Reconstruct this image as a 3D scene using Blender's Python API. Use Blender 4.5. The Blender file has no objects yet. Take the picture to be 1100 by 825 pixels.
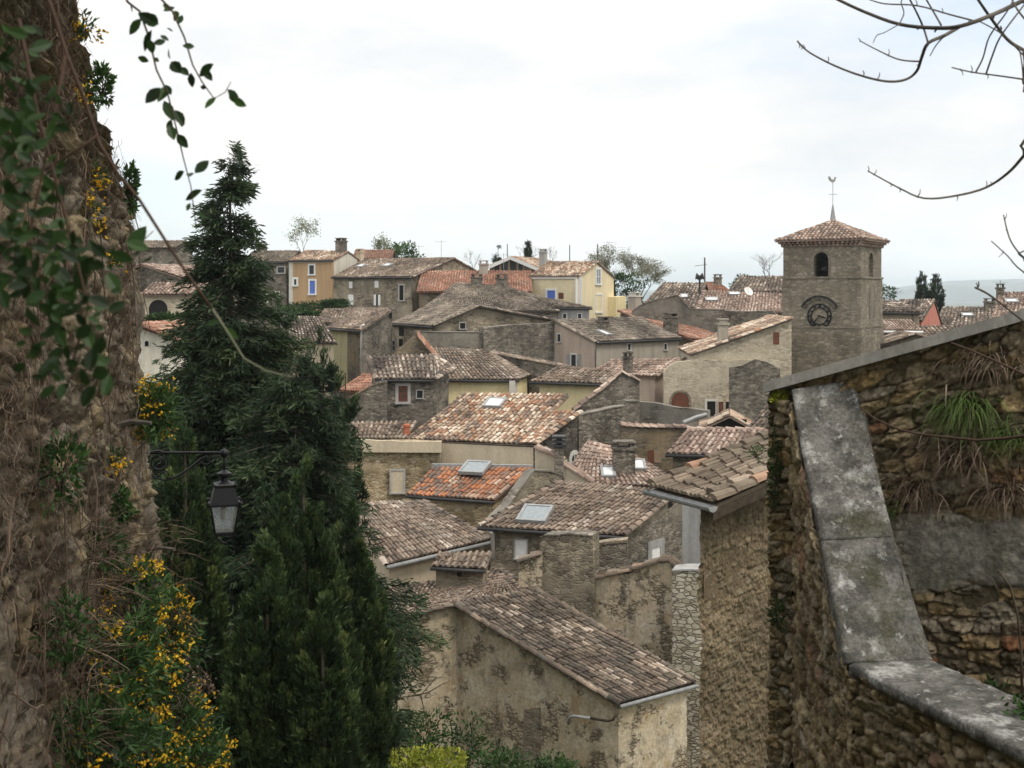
import bpy, math, random
import numpy as np
from mathutils import Vector as V

random.seed(7); rng = np.random.default_rng(7)
R = math.radians
SC = bpy.context.scene
COL = SC.collection
F, CX, HZ = 1300.0, 550.0, 315.0          # focal length, centre column and horizon row of the photograph
ORG = {}                                   # world origin of every object


def P(px, py, Y):
    return V(((px - CX) / F * Y, Y, (HZ - py) / F * Y))


def terr(x, y):
    ys = [-60, -2, 2.6, 6, 14, 25, 40, 60, 75, 90, 105, 118, 140, 200, 400, 1000, 15000]
    zs = [-1.7, -1.7, -1.7, -5.5, -10.5, -15.5, -17.5, -15, -12.5, -9.5, -6.5, -3.6, -4.2, -15, -35, -42, -45]
    z = np.interp(y, ys, zs)
    return z + np.clip((np.abs(x) - 60) / 300, 0, 1) * np.where(y < 150, -8, 0)


# ------------------------------------------------------------------ objects
def link(o, parent=None):
    COL.objects.link(o)
    if parent is not None:
        o.parent = parent
        ORG[o.name] = ORG[parent.name]
    return o


def tag(o, label=None, cat=None, group=None, kind=None):
    if label: o['label'] = label
    if cat: o['category'] = cat
    if group: o['group'] = group
    if kind: o['kind'] = kind
    return o


def empty(name, loc, label, cat, group=None):
    o = bpy.data.objects.new(name, None)
    o.empty_display_size = .3
    o.location = loc
    link(o); ORG[o.name] = V(loc)
    return tag(o, label, cat, group)


class MB:
    """collects world-space vertices and faces, then links them as ONE mesh object"""
    def __init__(s):
        s.v = []; s.f = []; s.t = []
        s.nv = 0

    def add(s, verts, faces, t=.5):
        verts = np.asarray(verts, float).reshape(-1, 3)
        b = s.nv
        s.v.append(verts); s.nv += len(verts)
        if isinstance(faces, np.ndarray):
            s.f.extend((faces + b).tolist())
        else:
            s.f.extend([[i + b for i in f] for f in faces])
        if np.ndim(t) == 0:
            s.t.append(np.full(len(faces), float(t)))
        else:
            s.t.append(np.asarray(t, float))
        return s

    def box(s, c, ex, ey, ez, t=.5):
        c = V(c); ex = V(ex); ey = V(ey); ez = V(ez)
        vs = [c + ex * i + ey * j + ez * k for k in (-1, 1) for j in (-1, 1) for i in (-1, 1)]
        fs = [(0, 2, 3, 1), (4, 5, 7, 6), (0, 1, 5, 4), (2, 6, 7, 3), (0, 4, 6, 2), (1, 3, 7, 5)]
        return s.add(vs, fs, t)

    def abox(s, x0, y0, z0, x1, y1, z1, t=.5):
        return s.box(((x0 + x1) / 2, (y0 + y1) / 2, (z0 + z1) / 2), ((x1 - x0) / 2, 0, 0), (0, (y1 - y0) / 2, 0), (0, 0, (z1 - z0) / 2), t)

    def tube(s, pts, r0, r1=None, n=6, t=.5, cap=True):
        pts = [V(p) for p in pts]; r1 = r0 if r1 is None else r1
        m = len(pts); vs = []; up = None
        for i, p in enumerate(pts):
            d = (pts[min(i + 1, m - 1)] - pts[max(i - 1, 0)]).normalized()
            if up is None:
                up = d.orthogonal().normalized()
            a = (up - d * up.dot(d))
            a = a.normalized() if a.length > 1e-6 else d.orthogonal().normalized()
            up = a
            b = d.cross(a)
            r = r0 + (r1 - r0) * i / max(m - 1, 1)
            for k in range(n):
                an = 2 * math.pi * k / n
                vs.append(p + (a * math.cos(an) + b * math.sin(an)) * r)
        fs = [(i * n + k, i * n + (k + 1) % n, (i + 1) * n + (k + 1) % n, (i + 1) * n + k) for i in range(m - 1) for k in range(n)]
        if cap and n > 2:
            fs += [tuple(range(n))[::-1], tuple((m - 1) * n + k for k in range(n))]
        return s.add(vs, fs, t)

    def lathe(s, c, prof, n=12, t=.5, sq=False):
        """prof: list of (radius, z) upwards round the vertical axis at c"""
        c = V(c); vs = []; m = len(prof)
        for r, z in prof:
            for k in range(n):
                a = 2 * math.pi * (k + .5) / n
                vs.append(c + V((math.cos(a) * r, math.sin(a) * r, z)))
        fs = [(i * n + k, i * n + (k + 1) % n, (i + 1) * n + (k + 1) % n, (i + 1) * n + k) for i in range(m - 1) for k in range(n)]
        fs += [tuple(range(n))[::-1], tuple((m - 1) * n + k for k in range(n))]
        return s.add(vs, fs, t)

    def poly_prism(s, pts, d, t=.5):
        """closed polygon pts pushed along vector d"""
        pts = [V(p) for p in pts]; d = V(d); n = len(pts)
        fs = [tuple(range(n)), tuple(range(n, 2 * n))[::-1]]
        fs += [(i, n + i, n + (i + 1) % n, (i + 1) % n) for i in range(n)]
        return s.add(pts + [p + d for p in pts], fs, t)

    def blades(s, c, d, L, W, t, bend=.0):
        """leaf-sized quads: centres c, axes d, length L, width W"""
        c = np.asarray(c, float); n = len(c)
        d = d / (np.linalg.norm(d, axis=1, keepdims=True) + 1e-9)
        q = rng.normal(size=(n, 3))
        sd = np.cross(d, q); sd /= np.linalg.norm(sd, axis=1, keepdims=True) + 1e-9
        L = np.broadcast_to(np.asarray(L, float), (n,))[:, None]; W = np.broadcast_to(np.asarray(W, float), (n,))[:, None]
        v = np.stack([c - sd * W * .25, c + sd * W * .25, c + d * L * .55 + sd * W * .5, c + d * L, c + d * L * .55 - sd * W * .5], 1)
        f = np.arange(n * 5).reshape(n, 5)
        return s.add(v.reshape(-1, 3), f, t)

    def build(s, name, mat, parent=None, smooth=False, loc=None, attr='tile'):
        me = bpy.data.meshes.new(name)
        o = bpy.data.objects.new(name, me)
        if parent is not None:
            link(o, parent); org = ORG[o.name]
        else:
            link(o)
            v = np.concatenate(s.v)
            org = V(loc) if loc is not None else V(((v[:, 0].min() + v[:, 0].max()) / 2, (v[:, 1].min() + v[:, 1].max()) / 2, v[:, 2].min()))
            o.location = org; ORG[o.name] = org
        v = np.concatenate(s.v) - np.array(org)[None]
        me.from_pydata(v.tolist(), [], s.f)
        a = me.attributes.new(attr, 'FLOAT', 'FACE')
        a.data.foreach_set('value', np.concatenate(s.t).astype(np.float32))
        me.materials.append(M(mat) if isinstance(mat, str) else mat)
        if smooth:
            me.polygons.foreach_set('use_smooth', np.ones(len(me.polygons), bool))
        me.update()
        return o


# ------------------------------------------------------------------ noise
_tab = np.random.default_rng(3).random((256, 256))


def vn(x, y, seed=0):
    x = np.asarray(x, float) + seed * 17.3; y = np.asarray(y, float) + seed * 9.7
    xi = np.floor(x).astype(int); yi = np.floor(y).astype(int)
    fx = x - xi; fy = y - yi
    fx = fx * fx * (3 - 2 * fx); fy = fy * fy * (3 - 2 * fy)
    g = lambda i, j: _tab[(xi + i) & 255, (yi + j) & 255]
    return (g(0, 0) * (1 - fx) + g(1, 0) * fx) * (1 - fy) + (g(0, 1) * (1 - fx) + g(1, 1) * fx) * fy


def fbm(x, y, o=4, seed=0):
    r = 0; a = .5
    for i in range(o):
        r = r + a * (vn(x * 2 ** i, y * 2 ** i, seed + i) - .5) * 2; a *= .5
    return r


def sst(a, b, x):
    t = np.clip((x - a) / (b - a), 0, 1)
    return t * t * (3 - 2 * t)


# ------------------------------------------------------------------ materials
MATS = {}


class NT:
    def __init__(s, name):
        s.m = bpy.data.materials.new(name); s.m.use_nodes = True
        s.t = s.m.node_tree; s.n = s.t.nodes
        s.b = s.n['Principled BSDF']
        s.b.inputs['Roughness'].default_value = .9
        s.b.inputs['Specular IOR Level'].default_value = .2

    def new(s, typ, **kw):
        n = s.n.new(typ)
        for k, v in kw.items():
            if k.startswith('_'):
                setattr(n, k[1:], v)
            else:
                s.put(n.inputs[k.replace('__', ' ')], v)
        return n

    def put(s, inp, v):
        if hasattr(v, 'links') or isinstance(v, bpy.types.NodeSocket):
            s.t.links.new(v, inp)
        else:
            inp.default_value = v

    def ramp(s, fac, stops, interp='LINEAR'):
        n = s.n.new('ShaderNodeValToRGB'); s.put(n.inputs[0], fac)
        cr = n.color_ramp; cr.interpolation = interp
        while len(cr.elements) < len(stops): cr.elements.new(.5)
        for e, (p, c) in zip(cr.elements, stops):
            e.position = p
            e.color = (c, c, c, 1) if not hasattr(c, '__len__') else (*c, 1)
        return n.outputs[0]

    def mix(s, f, a, b, mode='MIX'):
        n = s.n.new('ShaderNodeMix'); n.data_type = 'RGBA'; n.blend_type = mode
        s.put(n.inputs[0], f)
        for i, x in ((6, a), (7, b)):
            if isinstance(x, tuple): x = (*x, 1) if len(x) == 3 else x
            s.put(n.inputs[i], x)
        return n.outputs[2]

    def math(s, op, a, b=0.):
        n = s.n.new('ShaderNodeMath'); n.operation = op
        s.put(n.inputs[0], a); s.put(n.inputs[1], b)
        return n.outputs[0]

    def coords(s, sc=(1, 1, 1), rnd=True):
        tc = s.n.new('ShaderNodeTexCoord'); v = tc.outputs['Object']
        if rnd:
            oi = s.n.new('ShaderNodeObjectInfo')
            a = s.n.new('ShaderNodeVectorMath'); a.operation = 'ADD'
            k = s.math('MULTIPLY', oi.outputs['Random'], 37.)
            s.put(a.inputs[0], v); s.put(a.inputs[1], k); v = a.outputs[0]
        mp = s.n.new('ShaderNodeMapping'); s.put(mp.inputs[0], v)
        mp.inputs['Scale'].default_value = sc
        return mp.outputs[0]

    def noise(s, vec, scale, detail=5., rough=.6):
        n = s.n.new('ShaderNodeTexNoise'); s.put(n.inputs['Vector'], vec)
        n.inputs['Scale'].default_value = scale; n.inputs['Detail'].default_value = detail; n.inputs['Roughness'].default_value = rough
        return n.outputs[0]

    def attr(s, name):
        n = s.n.new('ShaderNodeAttribute'); n.attribute_name = name
        return n.outputs['Fac']

    def bump(s, h, dist, strength=1.):
        n = s.n.new('ShaderNodeBump'); s.put(n.inputs['Height'], h)
        n.inputs['Distance'].default_value = dist; n.inputs['Strength'].default_value = strength
        s.put(s.b.inputs['Normal'], n.outputs[0])

    def done(s, col, rough=None):
        s.put(s.b.inputs['Base Color'], col if not isinstance(col, tuple) else (*col, 1))
        if rough is not None: s.put(s.b.inputs['Roughness'], rough)
        return s.m


def m_stone(name, cols, mortar, sc=3.8, zs=1.9, plaster=None, pl=(.45, .55), stain=(.35, 1.1), moss=0., bump=.03):
    t = NT(name)
    v = t.coords((1, 1, zs))
    w = t.noise(v, 2.5, 3.)
    vm = t.n.new('ShaderNodeVectorMath'); vm.operation = 'MULTIPLY_ADD'
    wn = t.n.new('ShaderNodeTexNoise'); t.put(wn.inputs['Vector'], v); wn.inputs['Scale'].default_value = 3.
    t.put(vm.inputs[0], wn.outputs['Color']); vm.inputs[1].default_value = (.22,) * 3; t.put(vm.inputs[2], v)
    vo = t.n.new('ShaderNodeTexVoronoi'); t.put(vo.inputs['Vector'], vm.outputs[0]); vo.inputs['Scale'].default_value = sc
    ve = t.n.new('ShaderNodeTexVoronoi'); ve.feature = 'DISTANCE_TO_EDGE'; t.put(ve.inputs['Vector'], vm.outputs[0]); ve.inputs['Scale'].default_value = sc
    sep = t.n.new('ShaderNodeSeparateColor'); t.put(sep.inputs[0], vo.outputs['Color'])
    c = t.ramp(sep.outputs[0], [(i / (len(cols) - 1), k) for i, k in enumerate(cols)])
    jm = t.ramp(ve.outputs['Distance'], [(.02, 1.), (.12, 0.)])
    c = t.mix(jm, c, mortar)
    c = t.mix(1., c, t.ramp(t.noise(v, 14., 4.), [(.3, .7), (.7, 1.25)]), 'MULTIPLY')
    hgt = t.math('SUBTRACT', 1., jm)
    v2 = t.coords((1, 1, .55))
    big = t.noise(v2, .55, 6., .62)
    if plaster:
        pm = t.ramp(t.noise(v, .5, 7., .62), [(pl[0], 0.), (pl[1], 1.)])
        pc = t.mix(t.ramp(t.noise(v, 5., 5.), [(.35, 0.), (.7, 1.)]), plaster, tuple(x * .72 for x in plaster))
        c = t.mix(pm, c, pc)
        hgt = t.mix(pm, hgt, (1.1, 1.1, 1.1))
    c = t.mix(1., c, t.ramp(big, [(.3, stain[0]), (.62, stain[1])]), 'MULTIPLY')
    if moss:
        c = t.mix(t.math('MULTIPLY', t.ramp(t.noise(v, 1.1, 6., .7), [(.52, 0.), (.66, 1.)]), moss), c, (.045, .05, .018))
    t.bump(t.math('ADD', hgt, t.math('MULTIPLY', t.noise(v, 18., 4.), .5)), bump)
    return t.done(c)


def m_patchy(name, grime=.6):
    """old lime render in several tones, fallen away over rubble, with dark weather crusts"""
    t = NT(name); v = t.coords()
    c = t.mix(t.ramp(t.noise(v, .7, 7., .66), [(.4, 0.), (.56, 1.)]), (.58, .5, .37), (.46, .38, .26))
    c = t.mix(t.ramp(t.noise(v, 1.7, 8., .7), [(.5, 0.), (.58, .85)]), c, (.62, .56, .45))
    c = t.mix(t.ramp(t.noise(v, 1.2, 8., .72), [(.56, 0.), (.62, .8)]), c, (.4, .29, .16))
    vs = t.coords((1, 1, 1.9)); vm = t.n.new('ShaderNodeVectorMath'); vm.operation = 'MULTIPLY_ADD'
    wn = t.n.new('ShaderNodeTexNoise'); t.put(wn.inputs['Vector'], vs); wn.inputs['Scale'].default_value = 4.
    t.put(vm.inputs[0], wn.outputs['Color']); vm.inputs[1].default_value = (.2,) * 3; t.put(vm.inputs[2], vs)
    vo = t.n.new('ShaderNodeTexVoronoi'); t.put(vo.inputs['Vector'], vm.outputs[0]); vo.inputs['Scale'].default_value = 4.6
    ve = t.n.new('ShaderNodeTexVoronoi'); ve.feature = 'DISTANCE_TO_EDGE'; t.put(ve.inputs['Vector'], vm.outputs[0]); ve.inputs['Scale'].default_value = 4.6
    sep = t.n.new('ShaderNodeSeparateColor'); t.put(sep.inputs[0], vo.outputs['Color'])
    st = t.ramp(sep.outputs[0], [(0, (.2, .165, .115)), (.5, (.36, .3, .21)), (1, (.5, .43, .31))])
    jm = t.ramp(ve.outputs['Distance'], [(.03, 1.), (.14, 0.)]); st = t.mix(jm, st, (.17, .135, .085))
    em = t.ramp(t.noise(v, .85, 9., .7), [(.5, 0.), (.55, 1.)])
    c = t.mix(em, c, st)
    g1 = t.ramp(t.noise(t.coords((1, 1, .7)), 1.05, 9., .74), [(.55, 0.), (.61, 1.)])
    c = t.mix(t.math('MULTIPLY', g1, grime), c, (.075, .067, .055))
    g2 = t.ramp(t.noise(t.coords((2.2, 2.2, .22)), .9, 6., .62), [(.5, 0.), (.66, 1.)])
    c = t.mix(t.math('MULTIPLY', g2, grime * .75), c, (.11, .097, .078))
    c = t.mix(1., c, t.ramp(t.noise(v, 9., 6., .7), [(.3, .68), (.7, 1.25)]), 'MULTIPLY')
    hg = t.math('ADD', t.mix(em, (1.2, 1.2, 1.2), t.math('SUBTRACT', 1., jm)), t.math('MULTIPLY', t.noise(v, 12., 6., .7), .8))
    t.bump(hg, .03)
    return t.done(c)


def m_plaster(name, col, var=.75, streak=.6, bump=.01):
    t = NT(name); v = t.coords((1, 1, .45))
    c = t.mix(t.ramp(t.noise(v, .9, 6., .62), [(.35, 0.), (.68, 1.)]), col, tuple(x * var for x in col))
    v2 = t.coords((3., 3., .3))
    c = t.mix(1., c, t.ramp(t.noise(v2, .8, 5., .6), [(.3, streak), (.55, 1.02)]), 'MULTIPLY')
    c = t.mix(1., c, t.ramp(t.noise(v, 16., 3.), [(.3, .88), (.7, 1.1)]), 'MULTIPLY')
    t.bump(t.noise(v, 22., 4.), bump)
    return t.done(c)


def m_tile(name, stops, lichen=(.17, .155, .13), la=.7, dark=.55):
    t = NT(name); v = t.coords()
    c = t.ramp(t.attr('tile'), stops)
    c = t.mix(1., c, t.ramp(t.noise(v, 9., 4.), [(.3, .72), (.7, 1.25)]), 'MULTIPLY')
    c = t.mix(t.math('MULTIPLY', t.ramp(t.noise(v, 1.3, 6., .7), [(.46, 0.), (.64, 1.)]), la), c, lichen)
    c = t.mix(1., c, t.ramp(t.noise(v, .45, 5., .6), [(.34, dark), (.58, 1.08)]), 'MULTIPLY')
    t.bump(t.noise(v, 30., 3.), .008)
    return t.done(c)


def m_plain(name, col, rough=.7, var=.8, sc=6., metal=0.):
    t = NT(name); v = t.coords()
    c = t.mix(t.ramp(t.noise(v, sc, 4.), [(.35, 0.), (.65, 1.)]), col, tuple(x * var for x in col))
    t.b.inputs['Metallic'].default_value = metal
    return t.done(c, rough)


def m_leaf(name, stops, trans=.25, rough=.6):
    t = NT(name); v = t.coords(rnd=False)
    c = t.ramp(t.attr('tile'), stops)
    c = t.mix(1., c, t.ramp(t.noise(v, 1.3, 3.), [(.3, .7), (.7, 1.25)]), 'MULTIPLY')
    tr = t.n.new('ShaderNodeBsdfTranslucent'); t.put(tr.inputs[0], c)
    mx = t.n.new('ShaderNodeMixShader'); mx.inputs[0].default_value = trans
    t.done(c, rough)
    t.put(mx.inputs[1], t.b.outputs[0]); t.put(mx.inputs[2], tr.outputs[0])
    t.put(t.n['Material Output'].inputs[0], mx.outputs[0])
    return t.m


def m_near(name, cols, mortar, plaster=(.3, .28, .24), moss=.5, mcol=(.05, .05, .018), tint=1.):
    t = NT(name); v = t.coords(rnd=False)
    c = t.ramp(t.attr('stone'), cols if len(cols[0]) == 2 else [(i / (len(cols) - 1), k) for i, k in enumerate(cols)])
    c = t.mix(t.ramp(t.noise(v, 7., 5.), [(.4, 0.), (.7, .75)]), c, tuple(x * .62 for x in mortar))
    c = t.mix(t.attr('joint'), c, mortar)
    c = t.mix(t.attr('plaster'), c, t.mix(t.ramp(t.noise(v, 5., 6.), [(.35, 0.), (.65, 1.)]), plaster, tuple(x * .7 for x in plaster)))
    c = t.mix(1., c, t.ramp(t.noise(v, 26., 4.), [(.3, .6), (.7, 1.35)]), 'MULTIPLY')
    c = t.mix(1., c, t.ramp(t.noise(v, .8, 5.), [(.3, .6), (.65, 1.15)]), 'MULTIPLY')
    c = t.mix(t.math('MULTIPLY', t.ramp(t.noise(v, 2.3, 7., .7), [(.5, 0.), (.63, 1.)]), moss), c, mcol)
    t.bump(t.math('ADD', t.noise(v, 40., 5., .7), t.noise(v, 13., 4.)), .016)
    return t.done(c)


def m_coping(name):
    t = NT(name); v = t.coords(rnd=False)
    c = t.mix(t.ramp(t.noise(v, 5.5, 8., .72), [(.4, 0.), (.6, 1.)]), (.075, .072, .064), (.2, .19, .17))
    c = t.mix(t.ramp(t.noise(v, 3.1, 9., .74), [(.53, 0.), (.6, 1.)]), c, (.36, .355, .33))
    c = t.mix(t.ramp(t.noise(v, 9., 6., .7), [(.6, 0.), (.66, 1.)]), c, (.4, .395, .37))
    c = t.mix(t.ramp(t.noise(v, 1.9, 7., .7), [(.52, 0.), (.64, .8)]), c, (.06, .058, .03))
    c = t.mix(1., c, t.ramp(t.noise(v, 45., 4.), [(.3, .6), (.7, 1.3)]), 'MULTIPLY')
    t.bump(t.math('ADD', t.noise(v, 60., 5., .7), t.noise(v, 9., 4.)), .01)
    return t.done(c)


def M(name):
    return MATS[name]


D_ = dict
GREY = [(.115, .1, .08), (.18, .156, .125), (.25, .22, .175), (.34, .3, .24)]
WARM = [(.13, .105, .075), (.22, .18, .125), (.31, .26, .185), (.40, .34, .25)]
DARK = [(.085, .073, .058), (.145, .126, .1), (.21, .183, .146), (.3, .264, .212)]
PALE = [(.3, .255, .185), (.39, .335, .25), (.46, .4, .3), (.54, .475, .365)]
OCHR = [(.18, .135, .075), (.32, .245, .14), (.43, .34, .21), (.5, .42, .29)]
MATS.update(
    grey_stone=m_stone('grey_stone', GREY, (.2, .18, .15)),
    warm_stone=m_stone('warm_stone', WARM, (.3, .265, .2), plaster=(.34, .29, .21), pl=(.5, .62)),
    dark_stone=m_stone('dark_stone', DARK, (.17, .15, .12), stain=(.42, 1.15), plaster=(.25, .22, .175), pl=(.54, .66)),
    pale_stone=m_stone('pale_stone', PALE, (.44, .385, .29), plaster=(.5, .44, .33), pl=(.46, .62), stain=(.75, 1.05), bump=.02),
    ochre_rubble=m_stone('ochre_rubble', OCHR, (.4, .32, .2), sc=3.9, plaster=(.45, .36, .235), pl=(.55, .66)),
    tan_wall=m_patchy('tan_wall', .34),
    brown_wall=m_stone('brown_wall', DARK, (.17, .135, .09), plaster=(.25, .19, .115), pl=(.45, .6), stain=(.4, 1.1)),
    tower_stone=m_stone('tower_stone', [(.165, .143, .108), (.21, .183, .138), (.255, .222, .168), (.32, .28, .22)], (.17, .148, .112), sc=2.6, zs=2.2, stain=(.62, 1.06), bump=.012),
    grey_render=m_stone('grey_render', DARK, (.17, .15, .12), plaster=(.235, .215, .18), pl=(.36, .52), stain=(.45, 1.1), bump=.015),
    stained_wall=m_patchy('stained_wall', .7),
    pale_rubble=m_stone('pale_rubble', [(.24, .21, .15), (.42, .38, .29), (.52, .48, .38), (.6, .56, .47)], (.22, .19, .14), sc=3.6, stain=(.7, 1.05)),
    light_grey_render=m_plaster('light_grey_render', (.34, .335, .32), .75, .7),
    ochre=m_plaster('ochre', (.46, .31, .175), .85, .85),
    cream=m_plaster('cream', (.52, .44, .32), .9, .85),
    cream_pale=m_plaster('cream_pale', (.6, .56, .47), .88, .8),
    yellow=m_plaster('yellow', (.74, .63, .36), .9, .88),
    yellow_pale=m_plaster('yellow_pale', (.7, .6, .39), .9, .9),
    olive_yellow=m_plaster('olive_yellow', (.43, .39, .22), .85, .8),
    pink=m_plaster('pink', (.45, .36, .29), .85, .8),
    greige=m_plaster('greige', (.36, .325, .265), .85, .8),
    beige=m_plaster('beige', (.36, .31, .22), .85, .8),
    coral=m_plaster('coral', (.5, .2, .15), .85, .8),
    white=m_plain('white', (.72, .71, .68), .7, .85),
    quoin=m_plain('quoin', (.58, .56, .5), .8, .85),
    blue=m_plain('blue', (.1, .17, .5), .6, .85),
    redwood=m_plain('redwood', (.15, .058, .035), .6, .7),
    wood=m_plain('wood', (.3, .22, .14), .7, .7),
    black=m_plain('black', (.012, .011, .01), .8),
    glass=m_plain('glass', (.03, .033, .036), .15),
    sky_glass=m_plain('sky_glass', (.25, .28, .29), .12),
    bright_glass=m_plain('bright_glass', (.7, .7, .69), .3),
    zinc=m_plain('zinc', (.3, .305, .3), .45, .7),
    dark_metal=m_plain('dark_metal', (.045, .045, .045), .5),
    iron=m_plain('iron', (.012, .012, .014), .38, .8, 20.),
    pot=m_plain('pot', (.38, .13, .07), .8),
    render_grey=m_plaster('render_grey', (.4, .385, .36), .8, .75),
    bark=m_plain('bark', (.09, .07, .05), .9, .5, 8.),
    grey_bark=m_plain('grey_bark', (.13, .115, .095), .9, .6, 14.),
    vine_bark=m_plain('vine_bark', (.075, .045, .03), .8, .7, 30.),
    brown=m_tile('brown', [(0, (.06, .048, .04)), (.3, (.16, .118, .088)), (.6, (.23, .173, .13)), (.9, (.3, .235, .18)), (.96, (.4, .32, .255)), (1, (.47, .4, .33))], la=.5, dark=.72),
    greyroof=m_tile('greyroof', [(0, (.075, .062, .05)), (.4, (.165, .134, .104)), (.8, (.24, .195, .15)), (1, (.36, .3, .235))], lichen=(.2, .18, .145), la=.6),
    striped=m_tile('striped', [(0, (.06, .05, .043)), (.45, (.175, .135, .105)), (.72, (.28, .22, .17)), (.86, (.45, .37, .3)), (1, (.56, .48, .4))], la=.45),
    rosy=m_tile('rosy', [(0, (.12, .085, .07)), (.4, (.27, .19, .148)), (.75, (.36, .265, .21)), (1, (.5, .41, .34))], la=.4, dark=.75),
    mottled=m_tile('mottled', [(0, (.1, .075, .058)), (.25, (.2, .15, .115)), (.42, (.33, .17, .095)), (.52, (.3, .22, .16)), (.72, (.46, .36, .26)), (.9, (.56, .46, .36)), (1, (.62, .54, .44))], la=.3, dark=.8),
    redmix=m_tile('redmix', [(0, (.13, .1, .085)), (.35, (.24, .15, .108)), (.55, (.36, .15, .075)), (.8, (.42, .16, .07)), (.92, (.42, .29, .21)), (1, (.5, .38, .29))], la=.55, dark=.7),
    orange=m_tile('orange', [(0, (.2, .095, .062)), (.5, (.33, .165, .108)), (.8, (.4, .225, .155)), (1, (.44, .31, .225))], la=.45, dark=.7),
    redroof=m_tile('redroof', [(0, (.16, .085, .058)), (.5, (.25, .13, .088)), (1, (.33, .19, .13))], la=.45, dark=.75),
    tan_tile=m_tile('tan_tile', [(0, (.045, .037, .03)), (.35, (.12, .092, .07)), (.65, (.185, .143, .108)), (.88, (.26, .2, .15)), (.95, (.42, .33, .25)), (1, (.5, .41, .33))], la=.5, lichen=(.13, .13, .11)),
    mossy_tile=m_tile('mossy_tile', [(0, (.1, .075, .055)), (.5, (.2, .155, .115)), (.93, (.29, .23, .175)), (1, (.4, .22, .14))], la=.5, lichen=(.17, .15, .105)),
    near_brown=m_near('near_brown', [(.185, .14, .088), (.235, .182, .115), (.265, .21, .135), (.24, .198, .14)], (.21, .165, .105), moss=.35),
    near_rubble=m_near('near_rubble', [(0, (.22, .165, .09)), (.3, (.34, .26, .145)), (.6, (.44, .35, .21)), (.92, (.38, .33, .25)), (1, (.32, .15, .075))], (.27, .215, .135), moss=.45),
    near_wall=m_near('near_wall', [(0, (.15, .125, .08)), (.3, (.25, .205, .13)), (.5, (.42, .3, .14)), (.8, (.33, .295, .23)), (.95, (.27, .2, .1)), (1, (.32, .12, .06))], (.25, .205, .135), plaster=(.38, .355, .3), moss=.45),
    cliff=m_near('cliff', [(.135, .112, .083), (.2, .166, .12), (.285, .22, .125), (.22, .19, .15)], (.115, .094, .066), plaster=(.185, .153, .112), moss=.5, mcol=(.09, .066, .046)),  # stone tones darkened throughout to stand in for shade on this wall
    coping=m_coping('coping'), pale_grey_render=m_plaster('pale_grey_render', (.42, .4, .36), .7, .7),
    conifer=m_leaf('conifer', [(0, (.012, .021, .011)), (.5, (.028, .048, .021)), (.8, (.06, .09, .037)), (1, (.11, .14, .055))]),  # bright end imitates lit sprays, dark end shaded ones, put into the colour
    thuja=m_leaf('thuja', [(0, (.014, .026, .011)), (.45, (.03, .054, .018)), (.75, (.065, .1, .03)), (1, (.15, .18, .055))]),  # yellowish tips are leaf colour; the bright end also imitates lit sprays
    leaf=m_leaf('leaf', [(0, (.02, .04, .014)), (.5, (.04, .085, .022)), (1, (.085, .15, .04))]),
    ivy=m_leaf('ivy', [(0, (.015, .03, .01)), (.5, (.035, .075, .02)), (1, (.06, .12, .03))], .3, .45),
    pale_leaf=m_leaf('pale_leaf', [(0, (.12, .14, .08)), (.5, (.2, .23, .12)), (1, (.32, .34, .2))]),
    gold_leaf=m_leaf('gold_leaf', [(0, (.14, .17, .02)), (.5, (.3, .33, .04)), (1, (.48, .48, .09))]),
    flower=m_leaf('flower', [(0, (.5, .24, .01)), (.5, (.7, .42, .02)), (1, (.8, .6, .06))], .3),
    olive_leaf=m_leaf('olive_leaf', [(0, (.12, .12, .08)), (.5, (.19, .19, .125)), (1, (.28, .28, .19))]),
    grass=m_leaf('grass', [(0, (.09, .075, .04)), (.4, (.07, .11, .03)), (1, (.13, .2, .05))]),
    dry=m_leaf('dry', [(0, (.06, .04, .026)), (.5, (.105, .07, .05)), (.85, (.19, .14, .1)), (1, (.3, .24, .18))], .1, .9),
    haze_twig=m_plain('haze_twig', (.16, .14, .12), .9),
)
# ------------------------------------------------------------------ roofs and houses
class Pl:
    """roof plane through a level eave A-B, rising to the left of A->B (away from the camera when A is on the left)"""
    def __init__(s, A, B, pitch):
        a = P(*A)
        b = P(B[0], HZ, B[1]); b.z = a.z
        s.a, s.b = a, b
        s.e = V((b.x - a.x, b.y - a.y, 0)).normalized()
        s.n = V((-s.e.y, s.e.x, 0))
        s.up = (s.n * math.cos(R(pitch)) + V((0, 0, math.sin(R(pitch))))).normalized()
        s.N = s.e.cross(s.up)

    def at(s, px, py):
        d = V(((px - CX) / F, 1, (HZ - py) / F))
        return d * (s.a.dot(s.N) / d.dot(s.N))


def back(q, drop=0.):
    e0, e1, t1, t0 = q
    b0 = 2 * t0 - e0; b0.z = e0.z - drop
    b1 = 2 * t1 - e1; b1.z = e1.z - drop
    return [b1, b0, t0, t1]


def key(p): return (round(p.x, 3), round(p.y, 3), round(p.z, 3))


def polyn(q): return (q[1] - q[0]).cross(q[2] - q[0]).normalized()


def zon(q, x, y):
    n = polyn(q)
    return q[0].z - (n.x * (x - q[0].x) + n.y * (y - q[0].y)) / n.z


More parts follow.
